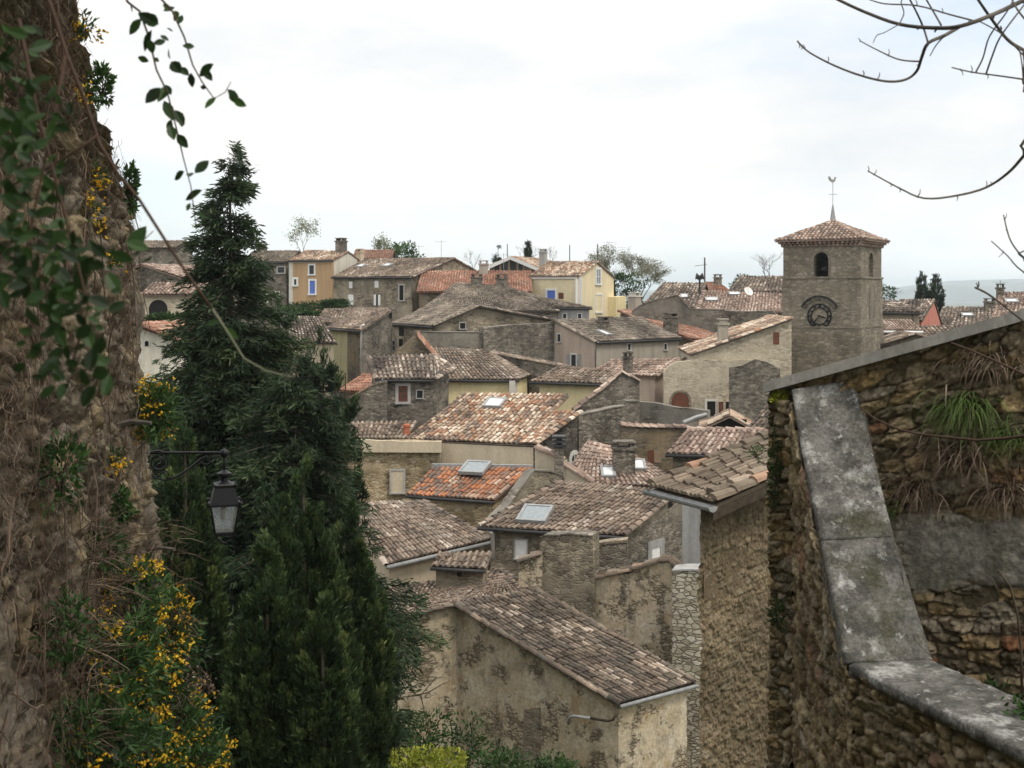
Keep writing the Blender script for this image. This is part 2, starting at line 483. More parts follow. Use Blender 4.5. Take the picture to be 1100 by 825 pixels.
def tile_quad(mb, q, w, l, base, sag=.035):
    """canal tiles over one roof face q = eave-left, eave-right, top-right, top-left"""
    q = list(q)
    if len(q) == 3: q.append(q[2])
    a, b, c, d = [np.array(p) for p in q]
    le = max(np.linalg.norm(b - a), np.linalg.norm(c - d)); ls = (np.linalg.norm(d - a) + np.linalg.norm(c - b)) / 2
    nu = max(2, int(round(le / w))); nv = max(2, int(round(ls / l)))
    N = np.array(polyn(q)); e = (b - a) / (np.linalg.norm(b - a) + 1e-9)
    tri = np.linalg.norm(c - d) < .2 * np.linalg.norm(b - a)
    sx = rng.random(4) * 6

    def S(u, v):
        u = u[..., None]; v = v[..., None]
        p = (a * (1 - u) + b * u) * (1 - v) + (d * (1 - u) + c * u) * v
        s_ = np.sin(p[..., 0] * .9 + sx[0]) * np.sin(p[..., 1] * .7 + sx[1]) + .5 * np.sin(p[..., 0] * 2.3 + p[..., 1] * 1.7 + sx[2])
        ed = np.sin(np.pi * np.clip(v[..., 0], 0, 1))
        return p + N * np.clip(sag * s_ * (.35 + ed) - sag * .8 * ed, -.075, .06)[..., None]
    I, J = np.meshgrid(np.arange(nu), np.arange(nv), indexing='ij'); I = I.ravel(); J = J.ravel(); n = len(I)
    # pans
    col = rng.random(n); clump = vn(I * .23, J * .3, base) ; tv = np.clip(col * .8 + (clump - .5) * .55 + .1, 0, 1)
    v0 = J / nv; v1 = (J + 1) / nv
    z = np.zeros(n)
    cs = [S(I / nu, v0) + N * .015, S((I + 1) / nu, v0) + N * .015, S((I + 1) / nu, v1), S(I / nu, v1)]
    mid0 = S((I + 0.) / nu, v0)
    pv = np.stack(cs, 1).reshape(-1, 3)
    mb.add(pv, np.arange(n * 4).reshape(n, 4), np.clip(tv * .5, 0, 1))
    # covers
    ws = le / nu if not tri else w
    r = ws * .33
    keep = np.ones(n, bool)
    if tri:
        keep = (1 - v1) > .12
    I = I[keep]; J = J[keep]; v0 = v0[keep]; v1 = v1[keep]; n = len(I)
    ju = rng.normal(0, .05, n); jv = rng.normal(0, .085, n); jt = rng.normal(0, .05, n); jh = rng.random(n) ** 2 * .03
    uc0 = (I + .5 + ju + jt) / nu; uc1 = (I + .5 + ju - jt) / nu
    p0 = S(np.clip(uc0, 0, 1), np.clip((J + jv * (J > 0) - .06 * (J == 0)) / nv, -.05, 1)); p1 = S(np.clip(uc1, 0, 1), np.clip((J + 1.12 + jv) / nv, 0, 1))
    an = np.linspace(0, math.pi, 5)
    V_ = []
    for p, rr, h in ((p0, r * 1.1, .03), (p1, r * .9, .008)):
        for k in an:
            V_.append(p + e * (math.cos(k) * rr) + N * (math.sin(k) * rr * 1.05 + h + jh)[:, None])
    vv = np.stack(V_, 1).reshape(-1, 3)
    b0 = np.arange(n)[:, None] * 10
    fs = []
    for k in range(4):
        fs.append(b0 + np.array([[k, k + 1, k + 6, k + 5]]))
    tv = np.clip(rng.random(n) ** 1.15 * .74 + (vn(I * .19 + 7, J * .23, base) - .5) * .6 + .15, 0, 1)
    fq = np.stack(fs, 1).reshape(-1, 4)
    mb.add(vv, fq, np.repeat(tv, 4))
    first = J == 0
    cap = (np.arange(n)[:, None] * 10 + np.arange(5)[None, :])[:, ::-1]
    mb.add(vv, cap, tv * .6)


def tile_row(mb, p, q, r=.13, l=.4, up=V((0, 0, 1))):
    p = V(p); q = V(q); d = q - p; L = d.length
    n = max(1, int(L / l)); d.normalize(); s = d.cross(up).normalized(); u = s.cross(d)
    for i in range(n):
        a = p + d * (L * i / n) + u * (.03 + random.random() * .02) + s * random.uniform(-.015, .015)
        b = p + d * (L * (i + 1.1) / n) + u * .0
        vs = []
        for c, rr in ((a, r * 1.1), (b, r * .9)):
            for k in range(6):
                t = math.pi * k / 5
                vs.append(c + s * (math.cos(t) * rr) + u * (math.sin(t) * rr * .8 - .02))
        mb.add(vs, [(k, k + 1, k + 7, k + 6) for k in range(5)] + [(5, 4, 3, 2, 1, 0)], random.random())


class House:
    def __init__(s, name, label, cat, polys, wall='grey_stone', pal='brown', base=None, over=.22, tile=(.23, .4), rows=(), gutter=(), group=None, slab=.1, sag=.035, wob=0.):
        pals = pal if isinstance(pal, (list, tuple)) else [pal] * len(polys)
        pts = [p for q in polys for p in q]
        cx = sum(p.x for p in pts) / len(pts); cy = sum(p.y for p in pts) / len(pts)
        zb = (float(terr(cx, cy)) - 1.0) if base is None else base
        s.o = empty(name, (cx, cy, zb), label, cat, group); s.base = zb
        s.polys = polys
        # boundary loop
        ed = {}
        for qi, q in enumerate(polys):
            for i in range(len(q)):
                ed[(key(q[i]), key(q[(i + 1) % len(q)]))] = (q[i], q[(i + 1) % len(q)], qi)
        bd = {k: v for k, v in ed.items() if (k[1], k[0]) not in ed and (v[0] - v[1]).length > .02}
        nxt = {k[0]: k for k in bd}
        st = next(iter(bd)); loop = [bd[st]]; k = st
        while len(loop) < len(bd):
            k = nxt.get(k[1])
            if k is None or k == st: break
            loop.append(bd[k])
        s.loop = loop
        n = len(loop); ins = []
        for i in range(n):
            p, q_, _ = loop[i]; o = loop[i - 1]
            d1 = V((p.x - o[0].x, p.y - o[0].y, 0)); d2 = V((q_.x - p.x, q_.y - p.y, 0))
            d1 = d1.normalized() if d1.length > 1e-4 else d2.normalized()
            d2 = d2.normalized() if d2.length > 1e-4 else d1
            n1 = V((-d1.y, d1.x, 0)); n2 = V((-d2.y, d2.x, 0))
            m = n1 + n2
            m = m / max(m.length_squared, .5) * 2
            x = p + m * over
            zs = [zon(q, x.x, x.y) for q in polys if any((a - p).length < .01 for a in q)]
            ins.append(V((x.x, x.y, min(zs) - slab - .02)))
        wb = MB(); s.walls = []
        for i in range(n):
            p, q_ = ins[i], ins[(i + 1) % n]
            if (V((p.x, p.y)) - V((q_.x, q_.y))).length < .05: continue
            wb.add([(p.x, p.y, zb), (q_.x, q_.y, zb), q_, p], [(0, 1, 2, 3)])
            s.walls.append((p, q_))
        s.ins = ins
        s.wall = wb.build('wall', wall, s.o)
        s.roofs = []
        for pn in dict.fromkeys(pals):
            rb = MB(); mine = []
            for qi, q in enumerate(polys):
                if pals[qi] != pn: continue
                mine.append(q)
                tile_quad(rb, q, tile[0], tile[1], len(MATS) + qi, sag)
                nn = polyn(q) * slab
                m = len(q)
                low = [p - nn for p in q]
                rb.add(low, [tuple(range(m))[::-1]], .2)
                top = [p - nn * .25 for p in q]
                for i in range(m):
                    if any(v[0] is q[i] and v[1] is q[(i + 1) % m] for v in loop):
                        rb.add([low[i], low[(i + 1) % m], top[(i + 1) % m], top[i]], [(0, 1, 2, 3)], .25)
            if not s.roofs:
                for a, b in rows:
                    tile_row(rb, a, b, .6 * tile[0])
            s.roofs.append(rb.build('roof', pn, s.o))
        for qi in gutter:
            q = polys[qi]; s.gut(q[0], q[1])

    def gut(s, a, b, mat='dark_metal', r=.075, drop=.07):
        d = (b - a).normalized(); o = V((d.y, -d.x, 0)) * (r * .9)
        m = MB(); m.tube([a + o - V((0, 0, drop)), b + o - V((0, 0, drop + .02))], r, n=6)
        return m.build('gutter', mat, s.o, smooth=True)

    def ray(s, px, py, tol=.5):
        """first wall hit by the sight line through the pixel: (plane point, tangent, outward normal)"""
        d = V(((px - CX) / F, 1, (HZ - py) / F)); best = None
        for p, q in s.walls:
            t = V((q.x - p.x, q.y - p.y, 0)); L = t.length; t.normalize(); nn = V((t.y, -t.x, 0))
            if nn.dot(d) > -1e-3: continue
            k = nn.dot(p) / nn.dot(d); h = d * k
            u = (h - p).dot(t)
            if k > 0 and -tol < u < L + tol and (best is None or k < best[0]): best = (k, p, t, nn)
        return best

    def win(s, x0, y0, x1, y1, pane='glass', frame='quoin', kind='window', arch=False, bars=0, fw=None, sill=True, label=None, off=0.):
        cx, cy = (x0 + x1) / 2, (y0 + y1) / 2
        h = s.ray(cx, cy)
        if h is None:
            print('NO WALL for', s.o.name, s.o['label'], x0, y0); return None
        _, p, t, nn = h

        def hit(px, py):
            d = V(((px - CX) / F, 1, (HZ - py) / F)); return d * (nn.dot(p) / nn.dot(d))
        a = hit(x0, cy); b = hit(x1, cy); c = hit(cx, cy)
        w = abs((b - a).dot(t)); z0 = hit(cx, y1).z; z1 = hit(cx, y0).z
        return wall_opening(s.o, V((c.x, c.y, z0)) + nn * off, t, nn, w, z1 - z0, pane, frame, kind, arch, bars, fw, sill, label)

    def plane(s, qi):
        q = s.polys[qi]; return q[0], polyn(q), (q[1] - q[0]).normalized()

    def onroof(s, px, py, qi=0):
        q0, n, e = s.plane(qi); d = V(((px - CX) / F, 1, (HZ - py) / F))
        return d * (q0.dot(n) / d.dot(n))

    def skylight(s, px, py, w, l, qi=0, glass='bright_glass', up=.1):
        c = s.onroof(px, py, qi); q0, n, e = s.plane(qi); u = n.cross(e).normalized()
        m = MB()
        for k in (-1, 1):
            m.box(c + e * (k * w / 2) + n * up, e * .06, u * (l / 2 + .06), n * .08)
            m.box(c + u * (k * l / 2) + n * up, e * (w / 2 - .065), u * .06, n * .078)
        f = m.build('skylight', 'zinc', s.o)
        m = MB(); m.box(c + n * (up + .02), e * (w / 2 - .05), u * (l / 2 - .05), n * .03); m.build('pane', glass, f)

    def chimney(s, px, py0, py1, w, qi=0, mat='greige', cap=None, pot=None, d=None):
        c = s.onroof(px, py0, qi)
        top = (HZ - py1) / F * c.y
        d = d or w * .8
        q0, n, e = s.plane(qi); e = V((e.x, e.y, 0)).normalized(); f = V((-e.y, e.x, 0))
        m = MB(); z0 = c.z - .5
        m.box((c.x, c.y, (z0 + top) / 2), e * (w / 2), f * (d / 2), (0, 0, (top - z0) / 2))
        o = m.build('chimney', mat, s.o)
        m = MB(); m.box((c.x, c.y, top + .06), e * (w / 2 + .07), f * (d / 2 + .07), (0, 0, .06))
        for k in (-1, 1):
            m.box(V((c.x, c.y, top + .22)) + e * (k * w * .36), e * (w * .1), f * (d * .42), (0, 0, .1))
        m.box((c.x, c.y, top + .36), e * (w / 2 + .03), f * (d / 2 + .03), (0, 0, .04))
        m.build('chimney_cap', cap or mat, o)
        if pot:
            m = MB(); m.lathe((c.x, c.y, top + .4), [(.12, 0), (.1, .35), (.13, .4), (.11, .45)], 8); m.build('chimney_pot', pot, o)
        return o

    def antenna(s, px, py0, py1, qi=0, bars=5, arm=.5):
        c = s.onroof(px, py0, qi); top = (HZ - py1) / F * c.y
        m = MB(); m.tube([V((c.x, c.y, c.z - .3)), V((c.x, c.y, top))], .025, n=4)
        ang = random.uniform(-.4, .4); e = V((math.cos(ang), math.sin(ang), 0)); f = V((-e.y, e.x, 0))
        b = V((c.x, c.y, top - .15)); m.tube([b - e * arm, b + e * arm], .014, n=4)
        for i in range(bars):
            k = b + e * (arm * (2 * i / (bars - 1) - 1)); g = f * (.35 - .03 * i); m.tube([k - g, k + g], .01, n=3)
        m.build('antenna', 'zinc', s.o)

    def pipe(s, px, py0, py1, mat='zinc', r=.05):
        h = s.ray(px, (py0 + py1) / 2, 1.)
        if h is None: print('no wall for pipe', s.o['label']); return
        _, p, t, nn = h
        d = V(((px - CX) / F, 1, 0)); c = d * (nn.dot(V((p.x, p.y, 0))) / nn.dot(d)) + nn * (r + .02)
        z0 = (HZ - py0) / F * c.y; z1 = (HZ - py1) / F * c.y
        m = MB(); m.tube([V((c.x, c.y, z0 + .1)) + nn * .25, V((c.x, c.y, z0)) + nn * .02, V((c.x, c.y, z1))], r, n=6)
        m.build('downpipe', mat, s.o, smooth=True)

    def panel(s, pix, mat, name='wall_panel', th=.025):
        """an area of other masonry or render on a wall: pixel polygon, raised by th"""
        cx = sum(a for a, b in pix) / len(pix); cy = sum(b for a, b in pix) / len(pix)
        h = s.ray(cx, cy, 1.)
        if h is None: print('no wall for panel', s.o['label']); return
        _, p, t, nn = h
        pts = []
        for px, py in pix:
            d = V(((px - CX) / F, 1, (HZ - py) / F)); pts.append(d * (nn.dot(p) / nn.dot(d)) + nn * th)
        m = MB(); m.poly_prism(pts, -nn * (th + .05)); return m.build(name, mat, s.o)


def wall_opening(parent, c, t, nn, w, h, pane, frame, kind, arch, bars, fw, sill, label=None):
    """c = middle of the lower edge on the wall"""
    z = V((0, 0, 1)); fw = fw or min(.14, w * .2)
    m = MB()
    if arch:
        k = 10; pts = [c - t * (w / 2), c + t * (w / 2)]
        r = w / 2; ah = min(r, h * .6)
        for i in range(k + 1):
            a = math.pi * i / k
            pts.append(c + t * (math.cos(a) * r) + z * (h - ah + math.sin(a) * ah))
        m.poly_prism([p + nn * .015 for p in pts], -nn * .08)
    else:
        m.box(c + z * (h / 2) - nn * .015, t * (w / 2), nn * .035, z * (h / 2))
    o = m.build(kind, pane, parent)
    if label: o['label'] = label
    if bars:
        m = MB()
        m.box(c + z * (h / 2) + nn * .025, t * .03, nn * .02, z * (h / 2 - .01))
        for i in range(1, bars + 1):
            m.box(c + z * (h * i / (bars + 1)) + nn * .024, t * (w / 2 - .01), nn * .018, z * .025)
        m.build('glazing_bar', 'bark' if pane == 'redwood' else frame or 'wood', o)
    if frame:
        m = MB(); pr = .03
        if arch:
            r = w / 2; ah = min(r, h * .6); k = 10
            path = [c + t * (w / 2)] + [c + t * (math.cos(math.pi * i / k) * r) + z * (h - ah + math.sin(math.pi * i / k) * ah) for i in range(k + 1)] + [c - t * (w / 2)]
            cc = c + z * (h - ah)
            for i in range(len(path) - 1):
                p, q = path[i], path[i + 1]
                po = p + ((p - cc).normalized() * fw if 0 < i else t * fw); qo = q + ((q - cc).normalized() * fw if i < len(path) - 2 else -t * fw)
                m.poly_prism([p + nn * .04, q + nn * .04, qo + nn * .04, po + nn * .04], -nn * .1)
        else:
            for k in (-1, 1):
                m.box(c + t * (k * (w / 2 + fw / 2)) + z * (h / 2), t * (fw / 2), nn * .05, z * (h / 2 + .001))
            m.box(c + z * (h + fw / 2), t * (w / 2 + fw), nn * .055, z * (fw / 2))
            if sill: m.box(c - z * (fw * .4) + nn * .03, t * (w / 2 + fw * 1.1), nn * .09, z * (fw * .4))
        m.build('frame', frame, o)
    return o


def wall(name, label, cat, top, Y, th=.45, mat='grey_stone', base=None, coping=None, cw=.1, rt=None, group=None):
    """free-standing wall: pixel points of its top edge from left to right, depth at its left and right end"""
    x0, x1 = top[0][0], top[-1][0]
    a = P(x0, HZ, Y[0]); b = P(x1, HZ, Y[1]); t = (b - a).normalized(); n = V((t.y, -t.x, 0))
    pts = []
    for px, py in top:
        d = V(((px - CX) / F, 1, 0)); c = d * (n.dot(a) / n.dot(d)); c.z = (HZ - py) / F * c.y; pts.append(c)
    zb = float(terr(a.x, a.y)) - 1 if base is None else base
    mid = (a + b) / 2
    o = empty(name, (mid.x, mid.y, zb), label, cat, group)
    m = MB()
    # subdivided, slightly ragged top
    fine = [pts[0]]
    for p, q in zip(pts, pts[1:]):
        k = max(1, int((q - p).length / .45))
        for i in range(1, k + 1):
            r = p.lerp(q, i / k)
            if i < k: r.z += random.uniform(-.035, .035)
            fine.append(r)
    lo = [V((fine[-1].x, fine[-1].y, zb)), V((fine[0].x, fine[0].y, zb))]
    m.poly_prism(lo[::-1] + fine[::-1], -n * th)
    m.build('masonry', mat, o)
    if coping:
        m = MB()
        for p, q in zip(pts, pts[1:]):
            if abs(q.x - p.x) + abs(q.y - p.y) < .12: continue
            if coping == 'tile':
                tile_row(m, p - n * th * .5 + V((0, 0, .02)), q - n * th * .5 + V((0, 0, .02)), .16, .35)
                tile_row(m, p + n * .02, q + n * .02, .12, .35)
            else:
                d = (q - p); u = t.cross(d).normalized() if False else V((0, 0, 1))
                m.poly_prism([p + n * .05 + V((0, 0, .0)), q + n * .05, q + n * .05 + u * cw, p + n * .05 + u * cw], -n * (th + .1))
        m.build('coping', {'tile': rt or 'orange'}.get(coping, coping), o)
    return o, pts, t, n


def gable(L, T, Rr, d):
    """gable towards the camera: left eave end, apex, right eave end as points, d = depth vector; returns the two roof faces"""
    L, T, Rr = P(*L), P(*T), P(*Rr); d = V((*d, 0))
    return [[L + d, L, T, T + d], [Rr, Rr + d, T + d, T]]


def front(A, B, pitch, top, both=True, drop=0.):
    """slope facing the camera; top = (left px, py, right px, py) on the plane, or None for matching ends"""
    pl = Pl(A, B, pitch)
    if len(top) == 1:       # ridge row only: perpendicular to the eave
        py = top[0]
        k = (HZ - py) / F
        out = []
        for p in (pl.a, pl.b):
            # p.z + s*tan = k*(p.y + s*n.y)
            s_ = (k * p.y - p.z) / (pl.up.z / math.hypot(pl.up.x, pl.up.y) - k * pl.n.y)
            out.append(V((p.x + pl.n.x * s_, p.y + pl.n.y * s_, p.z + s_ * pl.up.z / math.hypot(pl.up.x, pl.up.y))))
        q = [pl.a, pl.b, out[1], out[0]]
    else:
        q = [pl.a, pl.b, pl.at(top[2], top[3]), pl.at(top[0], top[1])]
    return [q, back(q, drop)] if both else [q]
# ================================================================== the village
H = House
# ---- far left, between the ruin wall and the tall conifer
h = H('stone_house', 'grey stone house highest on the slope behind the ruined wall, with a plain tiled roof', 'house', front((130, 267, 86), (189, 85), 20, (259,)), 'grey_stone', 'greyroof', base=-8)
h = H('stone_house', 'stone house with pale pink roof sloping down behind the tall conifer', 'house', gable((110, 298, 77), (152, 284, 76), (194, 298, 74), (2.6, 7)), 'dark_stone', 'rosy', base=-9)
h = H('village_house', 'cream house with wide dark arched opening beside the tall conifer', 'house', front((150, 316.5, 68), (214, 68), 17, (304,)), 'pale_stone', 'rosy', base=-9)
h.win(160, 322, 180, 338, 'black', None, 'archway', arch=True)
h = H('plastered_house', 'pale plastered house with a red tiled gable edge half hidden by the conifer', 'house', gable((92, 366, 58), (143, 347.5, 58), (194, 366.5, 58), (1, 7)), 'cream_pale', 'orange', base=-10, rows=[(P(194, 366, 57.9), P(143, 347, 57.9))])
h.win(155.5, 366, 160, 372, 'black', 'quoin', arch=True)

# ---- ridge row
h = H('stone_house', 'grey stone terraced house with a dark square window, joined to the ochre house', 'house', front((258, 281.5, 120), (308.5, 119), 20, (269.5,)), 'grey_stone', 'greyroof', base=-6, gutter=(0,), over=.12)
h.win(298.5, 287, 305.5, 293, 'glass', 'render_grey'); h.win(296.5, 313.5, 300, 318, 'black', 'quoin'); h.win(282, 316, 288, 325, 'white', None, 'shutter')
h.chimney(281, 271, 267, .9, mat='grey_stone')
pl = Pl((309.5, 280, 118), (357.5, 115.6), 15)
q = [pl.a, pl.b, pl.at(374.5, 270), pl.at(328, 269)]
h = H('ochre_house', 'ochre rendered house with one bright blue shutter and a white gable end', 'house', [q, back(q)], 'ochre', 'mottled', base=-6, gutter=(0,), over=.12)
h.panel([(310.5, 282), (314.5, 282), (314.5, 328), (310.5, 328)], 'quoin', 'corner_strip')
h.panel([(310.5, 279.8), (356, 279.2), (356, 281.6), (310.5, 282.4)], 'quoin', 'cornice', .08)
h.win(332.5, 285, 337.5, 294.5, 'glass', 'white', fw=.16); h.win(316, 300, 318.6, 306, 'glass', 'white', fw=.2); h.win(333, 301.5, 338.6, 315.5, 'blue', 'white', 'shutter', fw=.18)
h.panel([(358.5, 281), (374.3, 271.5), (383.5, 277), (383.5, 300), (358.5, 300)], 'cream_pale', 'gable_render')
h.chimney(366.5, 271, 260, .9, 0, 'grey_stone')
h.chimney(387, 279, 271.5, .6, 1, 'cream')
h = H('village_house', 'house behind the ridge showing only its long plain red brown roof', 'house', front((378, 277.5, 131), (421, 131), 20, (268.5,)), 'grey_stone', 'redroof', base=-7)
pl = Pl((356, 298, 112), (443.5, 108), 15)
q = [pl.a, pl.b, pl.at(488, 277), pl.at(392, 278.5)]
h = H('stone_house', 'long grey stone house with small white shutters and two rooflights, on the ridge', 'house', [q, back(q)], 'warm_stone', 'brown', base=-6, gutter=(0,), rows=[(q[1], q[2])], over=.15)
for r in ((375, 302.5, 378.6, 309.5), (402.5, 301.5, 406.6, 309)): h.win(*r, 'white', None, 'shutter')
for r in ((374.2, 316.5, 379.6, 327.5), (401.6, 316.5, 404, 328), (406.2, 316.5, 408.6, 328)): h.win(*r, 'white', None, 'shutter')
h.win(404, 316.5, 406.2, 328, 'glass', None); h.win(429.2, 306.5, 433.6, 322.5, 'black', 'render_grey', fw=.12)
h.skylight(388, 286.6, .6, .9); h.skylight(416, 285.8, .7, .9); h.pipe(443, 299, 323)
h.antenna(450, 282, 263, bars=5); h.antenna(474, 279, 258, bars=4)
h = H('village_house', 'house with a broad orange red roof between the long stone house and the yellow house', 'house', front((447, 313.5, 104), (572, 104), 17, (291,)), 'brown_wall', 'orange', base=-6)
h.antenna(541, 295, 272)
h.chimney(519.5, 294, 284.5, .8, mat='greige')
# chalet
h = H('gabled_house', 'gabled house with white roof edges and dark glazed front on the skyline', 'house', gable((523, 286.5, 131), (548, 275.5, 130), (580, 289, 128), (4, 9)), 'brown_wall', 'mottled', base=-6)
for a, b in (((523, 286.5, 130.9), (548, 275.3, 129.9)), ((548, 275.3, 129.9), (580, 288.8, 127.9))):
    a, b = P(*a), P(*b); m = MB(); m.poly_prism([a + V((0, -.05, -.35)), b + V((0, -.05, -.35)), b + V((0, -.05, 0.03)), a + V((0, -.05, .03))], (0, -.08, 0)); m.build('bargeboard', 'white', h.o)
for r in ((531, 284, 536.5, 291), (538.5, 281, 546, 291), (548, 279.5, 555, 291), (557, 283, 562, 291)): h.win(*r, 'glass', 'wood', fw=.08)
h.chimney(583.5, 290, 271.5, .8, 1, 'render_grey')
# yellow house
pl = Pl((568, 297, 108), (621.5, 105), 18)
q = [pl.a, pl.b, pl.at(642, 281), pl.at(589, 281)]
h = H('yellow_house', 'pale yellow house with white corner strips and a blue shutter under a mottled roof', 'house', [q, back(q)], 'yellow_pale', 'mottled', base=-7, over=.13, rows=[(q[1], q[2])])
h.panel([(569, 296.6), (620.5, 296.2), (620.5, 299.5), (569, 300)], 'quoin', 'cornice', .1)
h.panel([(618.6, 299.6), (621, 299.6), (621, 345), (618.6, 345)], 'white', 'corner_strip'); h.panel([(622.6, 297), (625, 297), (625, 345), (622.6, 345)], 'white', 'corner_strip')
h.win(588, 312, 596.5, 322, 'blue', 'white', 'shutter', fw=.18); h.win(600, 314.5, 605.5, 321, 'redwood', None, 'shutter')
h.win(640.3, 289.5, 644.8, 304.5, 'sky_glass', 'white', fw=.2, bars=1, label='narrow white framed upper window'); h.win(640, 317, 646, 335, 'yellow_pale', 'white', 'blind_window', fw=.16)
h.panel([(653, 319), (664, 318), (664, 340), (653, 340)], 'yellow', 'porch_wall', .8)
# hump house with extension
pl = Pl((455, 334, 99), (600, 97.5), 18)
q = [pl.a, pl.b, pl.at(546, 308.5), pl.at(490, 304.5)]
h = H('stone_house', 'wide low house whose grey brown roof humps up in the middle of the village', 'house', [q, [q[1], q[1] + V((2.5, 6, 0)), q[2]], back(q)[:2] + [q[3], q[2]] if False else [q[0] + V((-1, 9, 0)), q[0], q[3]]], 'dark_stone', 'greyroof', base=-8, rows=[(q[3], q[2]), (q[1], q[2]), (q[0], q[3])])
h.chimney(512, 308, 299, .9, mat='grey_stone'); h.chimney(539, 309, 299.5, .9, mat='dark_stone')
pl = Pl((594, 330.5, 98), (636.5, 97), 17)
q = [pl.a, pl.b, pl.at(598, 322.5), pl.at(572, 318.5)]
h = H('village_house', 'small pale grey house with two tiny windows just in front of the yellow house', 'house', [q], 'light_grey_render', 'greyroof', base=-8, gutter=(0,), over=.15)
h.win(605, 337, 608.5, 342, 'glass', 'quoin'); h.win(621, 337, 624.5, 342, 'glass', 'quoin')
# low gable house
h = H('stone_house', 'low stone barn with a broad gable, small dark window and stained ochre side', 'house', gable((465, 350.5, 88), (514, 329, 90.5), (597, 344.5, 94), (-4.1, 8.6)), 'warm_stone', 'greyroof', base=-11, gutter=(0,), rows=[(P(465, 350, 87.9), P(514, 328.6, 90.3)), (P(514, 328.6, 90.3), P(597, 344, 93.9))])
h.panel([(418, 350), (464, 353.5), (464, 425), (418, 425)], 'tan_wall', 'stained_render', .02)
h.win(493.8, 347, 499.4, 353, 'black', 'render_grey'); h.win(419.5, 366, 425, 376, 'black', 'render_grey', bars=1, off=.025); h.win(429, 351.5, 434, 361, 'black', None, off=.025); h.win(429, 364, 433, 372, 'black', None, off=.025)
# yellow-sided mono house
a, b = P(350, 352.5, 89), P(387, 347.5, 84); b.z = a.z
q = [a, b, P(425, 331, 90), P(381, 331.5, 96)]
h = H('village_house', 'tall house with olive yellow left side and grey stone end wall with white downpipe', 'house', [q], 'dark_stone', 'brown', base=-12, gutter=(0,))
h.panel([(352, 353), (373.5, 350.5), (373.5, 420), (352, 420)], 'olive_yellow', 'yellow_render', .03)
h.panel([(374.5, 351.5), (384.5, 350.8), (384.5, 420), (374.5, 420)], 'brown_wall', 'brown_masonry', .03)
h.win(376.5, 356, 378.5, 366, 'black', None); h.win(376.5, 372, 378.5, 383, 'black', None); h.pipe(386.5, 350, 400, 'white', .07)
h.win(418, 336, 421, 342, 'black', None)
h = H('village_house', 'cream house with strongly striped tiled roof just right of the tall conifer', 'house', [(lambda p: [p.a, p.b, p.at(344, 341), p.at(302, 341)])(Pl((298, 366.5, 78), (362.5, 74.5), 22))], 'cream', 'striped', base=-10, tile=(.34, .5))
h = H('shed', 'low shed with a pinkish brown roof below the blue shuttered house', 'shed', front((340, 347, 97), (392, 97), 16, (332,)), 'warm_stone', 'brown', base=-8)
h = H('shed', 'small lean-to with an orange red roof beside the tall cypress clump', 'shed', front((360, 419, 75), (396, 73), 20, (402,), both=False), 'brown_wall', 'orange', base=-12)
# house with redwood window
pl = Pl((403.5, 407.5, 66), (467, 66), 20)
q = [pl.a, pl.b, pl.at(465, 381), pl.at(394.5, 383)]
sd = pl.b + V((.9, 2.6, .45))
h = H('stone_house', 'grey stone house with a brown wooden window under a white streaked roof', 'house', [q, [q[1], sd, q[2]]], 'dark_stone', 'striped', base=-13, gutter=(0,), rows=[(q[1], sd), (sd, q[2]), (q[3], q[0])], tile=(.27, .45))
h.win(428, 414.5, 438, 431.5, 'redwood', 'render_grey', bars=2, fw=.16, label='brown wooden window with pale stone surround'); h.win(448, 419.5, 454, 427.5, 'black', 'render_grey')
h.pipe(411.5, 409, 455)
wall('stone_wall', 'rough grey stone yard wall with sloping top at the foot of the brown-windowed house', 'wall', [(372, 430), (390, 420), (403, 413), (415, 411)], (64.5, 64.5), mat='dark_stone', coping='brown_wall')
# yellow house behind
pl = Pl((474, 408, 74), (557.5, 74), 18)
q = [pl.a, pl.b, pl.at(516.5, 376), pl.at(461, 374.5)]
h = H('yellow_house', 'bright yellow house under a wide hipped brown roof in the village centre', 'house', [q, [q[1], q[1] + V((1.5, 8, 0)), q[2]]], 'yellow', 'brown', base=-13, gutter=(0,), rows=[(q[1], q[2])], tile=(.25, .45))
h.panel([(548, 409), (555.5, 409), (555.5, 440), (548, 440)], 'quoin', 'corner_strip'); h.pipe(548, 411, 424, 'dark_metal')
wall('gable_wall', 'pale stone gable remnant with an orange tiled sloping edge', 'wall', [(421, 381), (447, 357), (452, 366), (463, 379), (478, 394)], (72.3, 72.3), mat='brown_wall')
o_ = [o for o in COL.objects if o.name.startswith('gable_wall') and o.type == 'EMPTY'][-1]; m = MB(); tile_row(m, P(447.5, 357, 72.2), P(479, 394, 72.2), .17, .36); tile_row(m, P(447.5, 357, 71.95) - V((0, 0, .15)), P(479, 394, 71.95) - V((0, 0, .15)), .14, .36); m.build('verge_tiles', 'orange', o_)
wall('rendered_wall', 'long grey rendered wall beneath the low stone barn', 'wall', [(446, 356), (470, 357), (512, 357), (520, 358)], (82, 83), mat='grey_render', coping='grey_render', cw=.06)
wall('stone_block', 'blocky grey stone wall with a tiny window, left of the pink house', 'wall', [(519.5, 351.5), (545, 349.5), (596, 347)], (82.5, 84), th=1.2, mat='grey_stone')
wall('stone_wall', 'dark stone wall with tiled top descending between the two yellow houses', 'wall', [(528, 379), (550, 383.5), (575, 388), (603, 393.5), (612, 396)], (80, 76), mat='dark_stone', coping='tile', rt='brown')
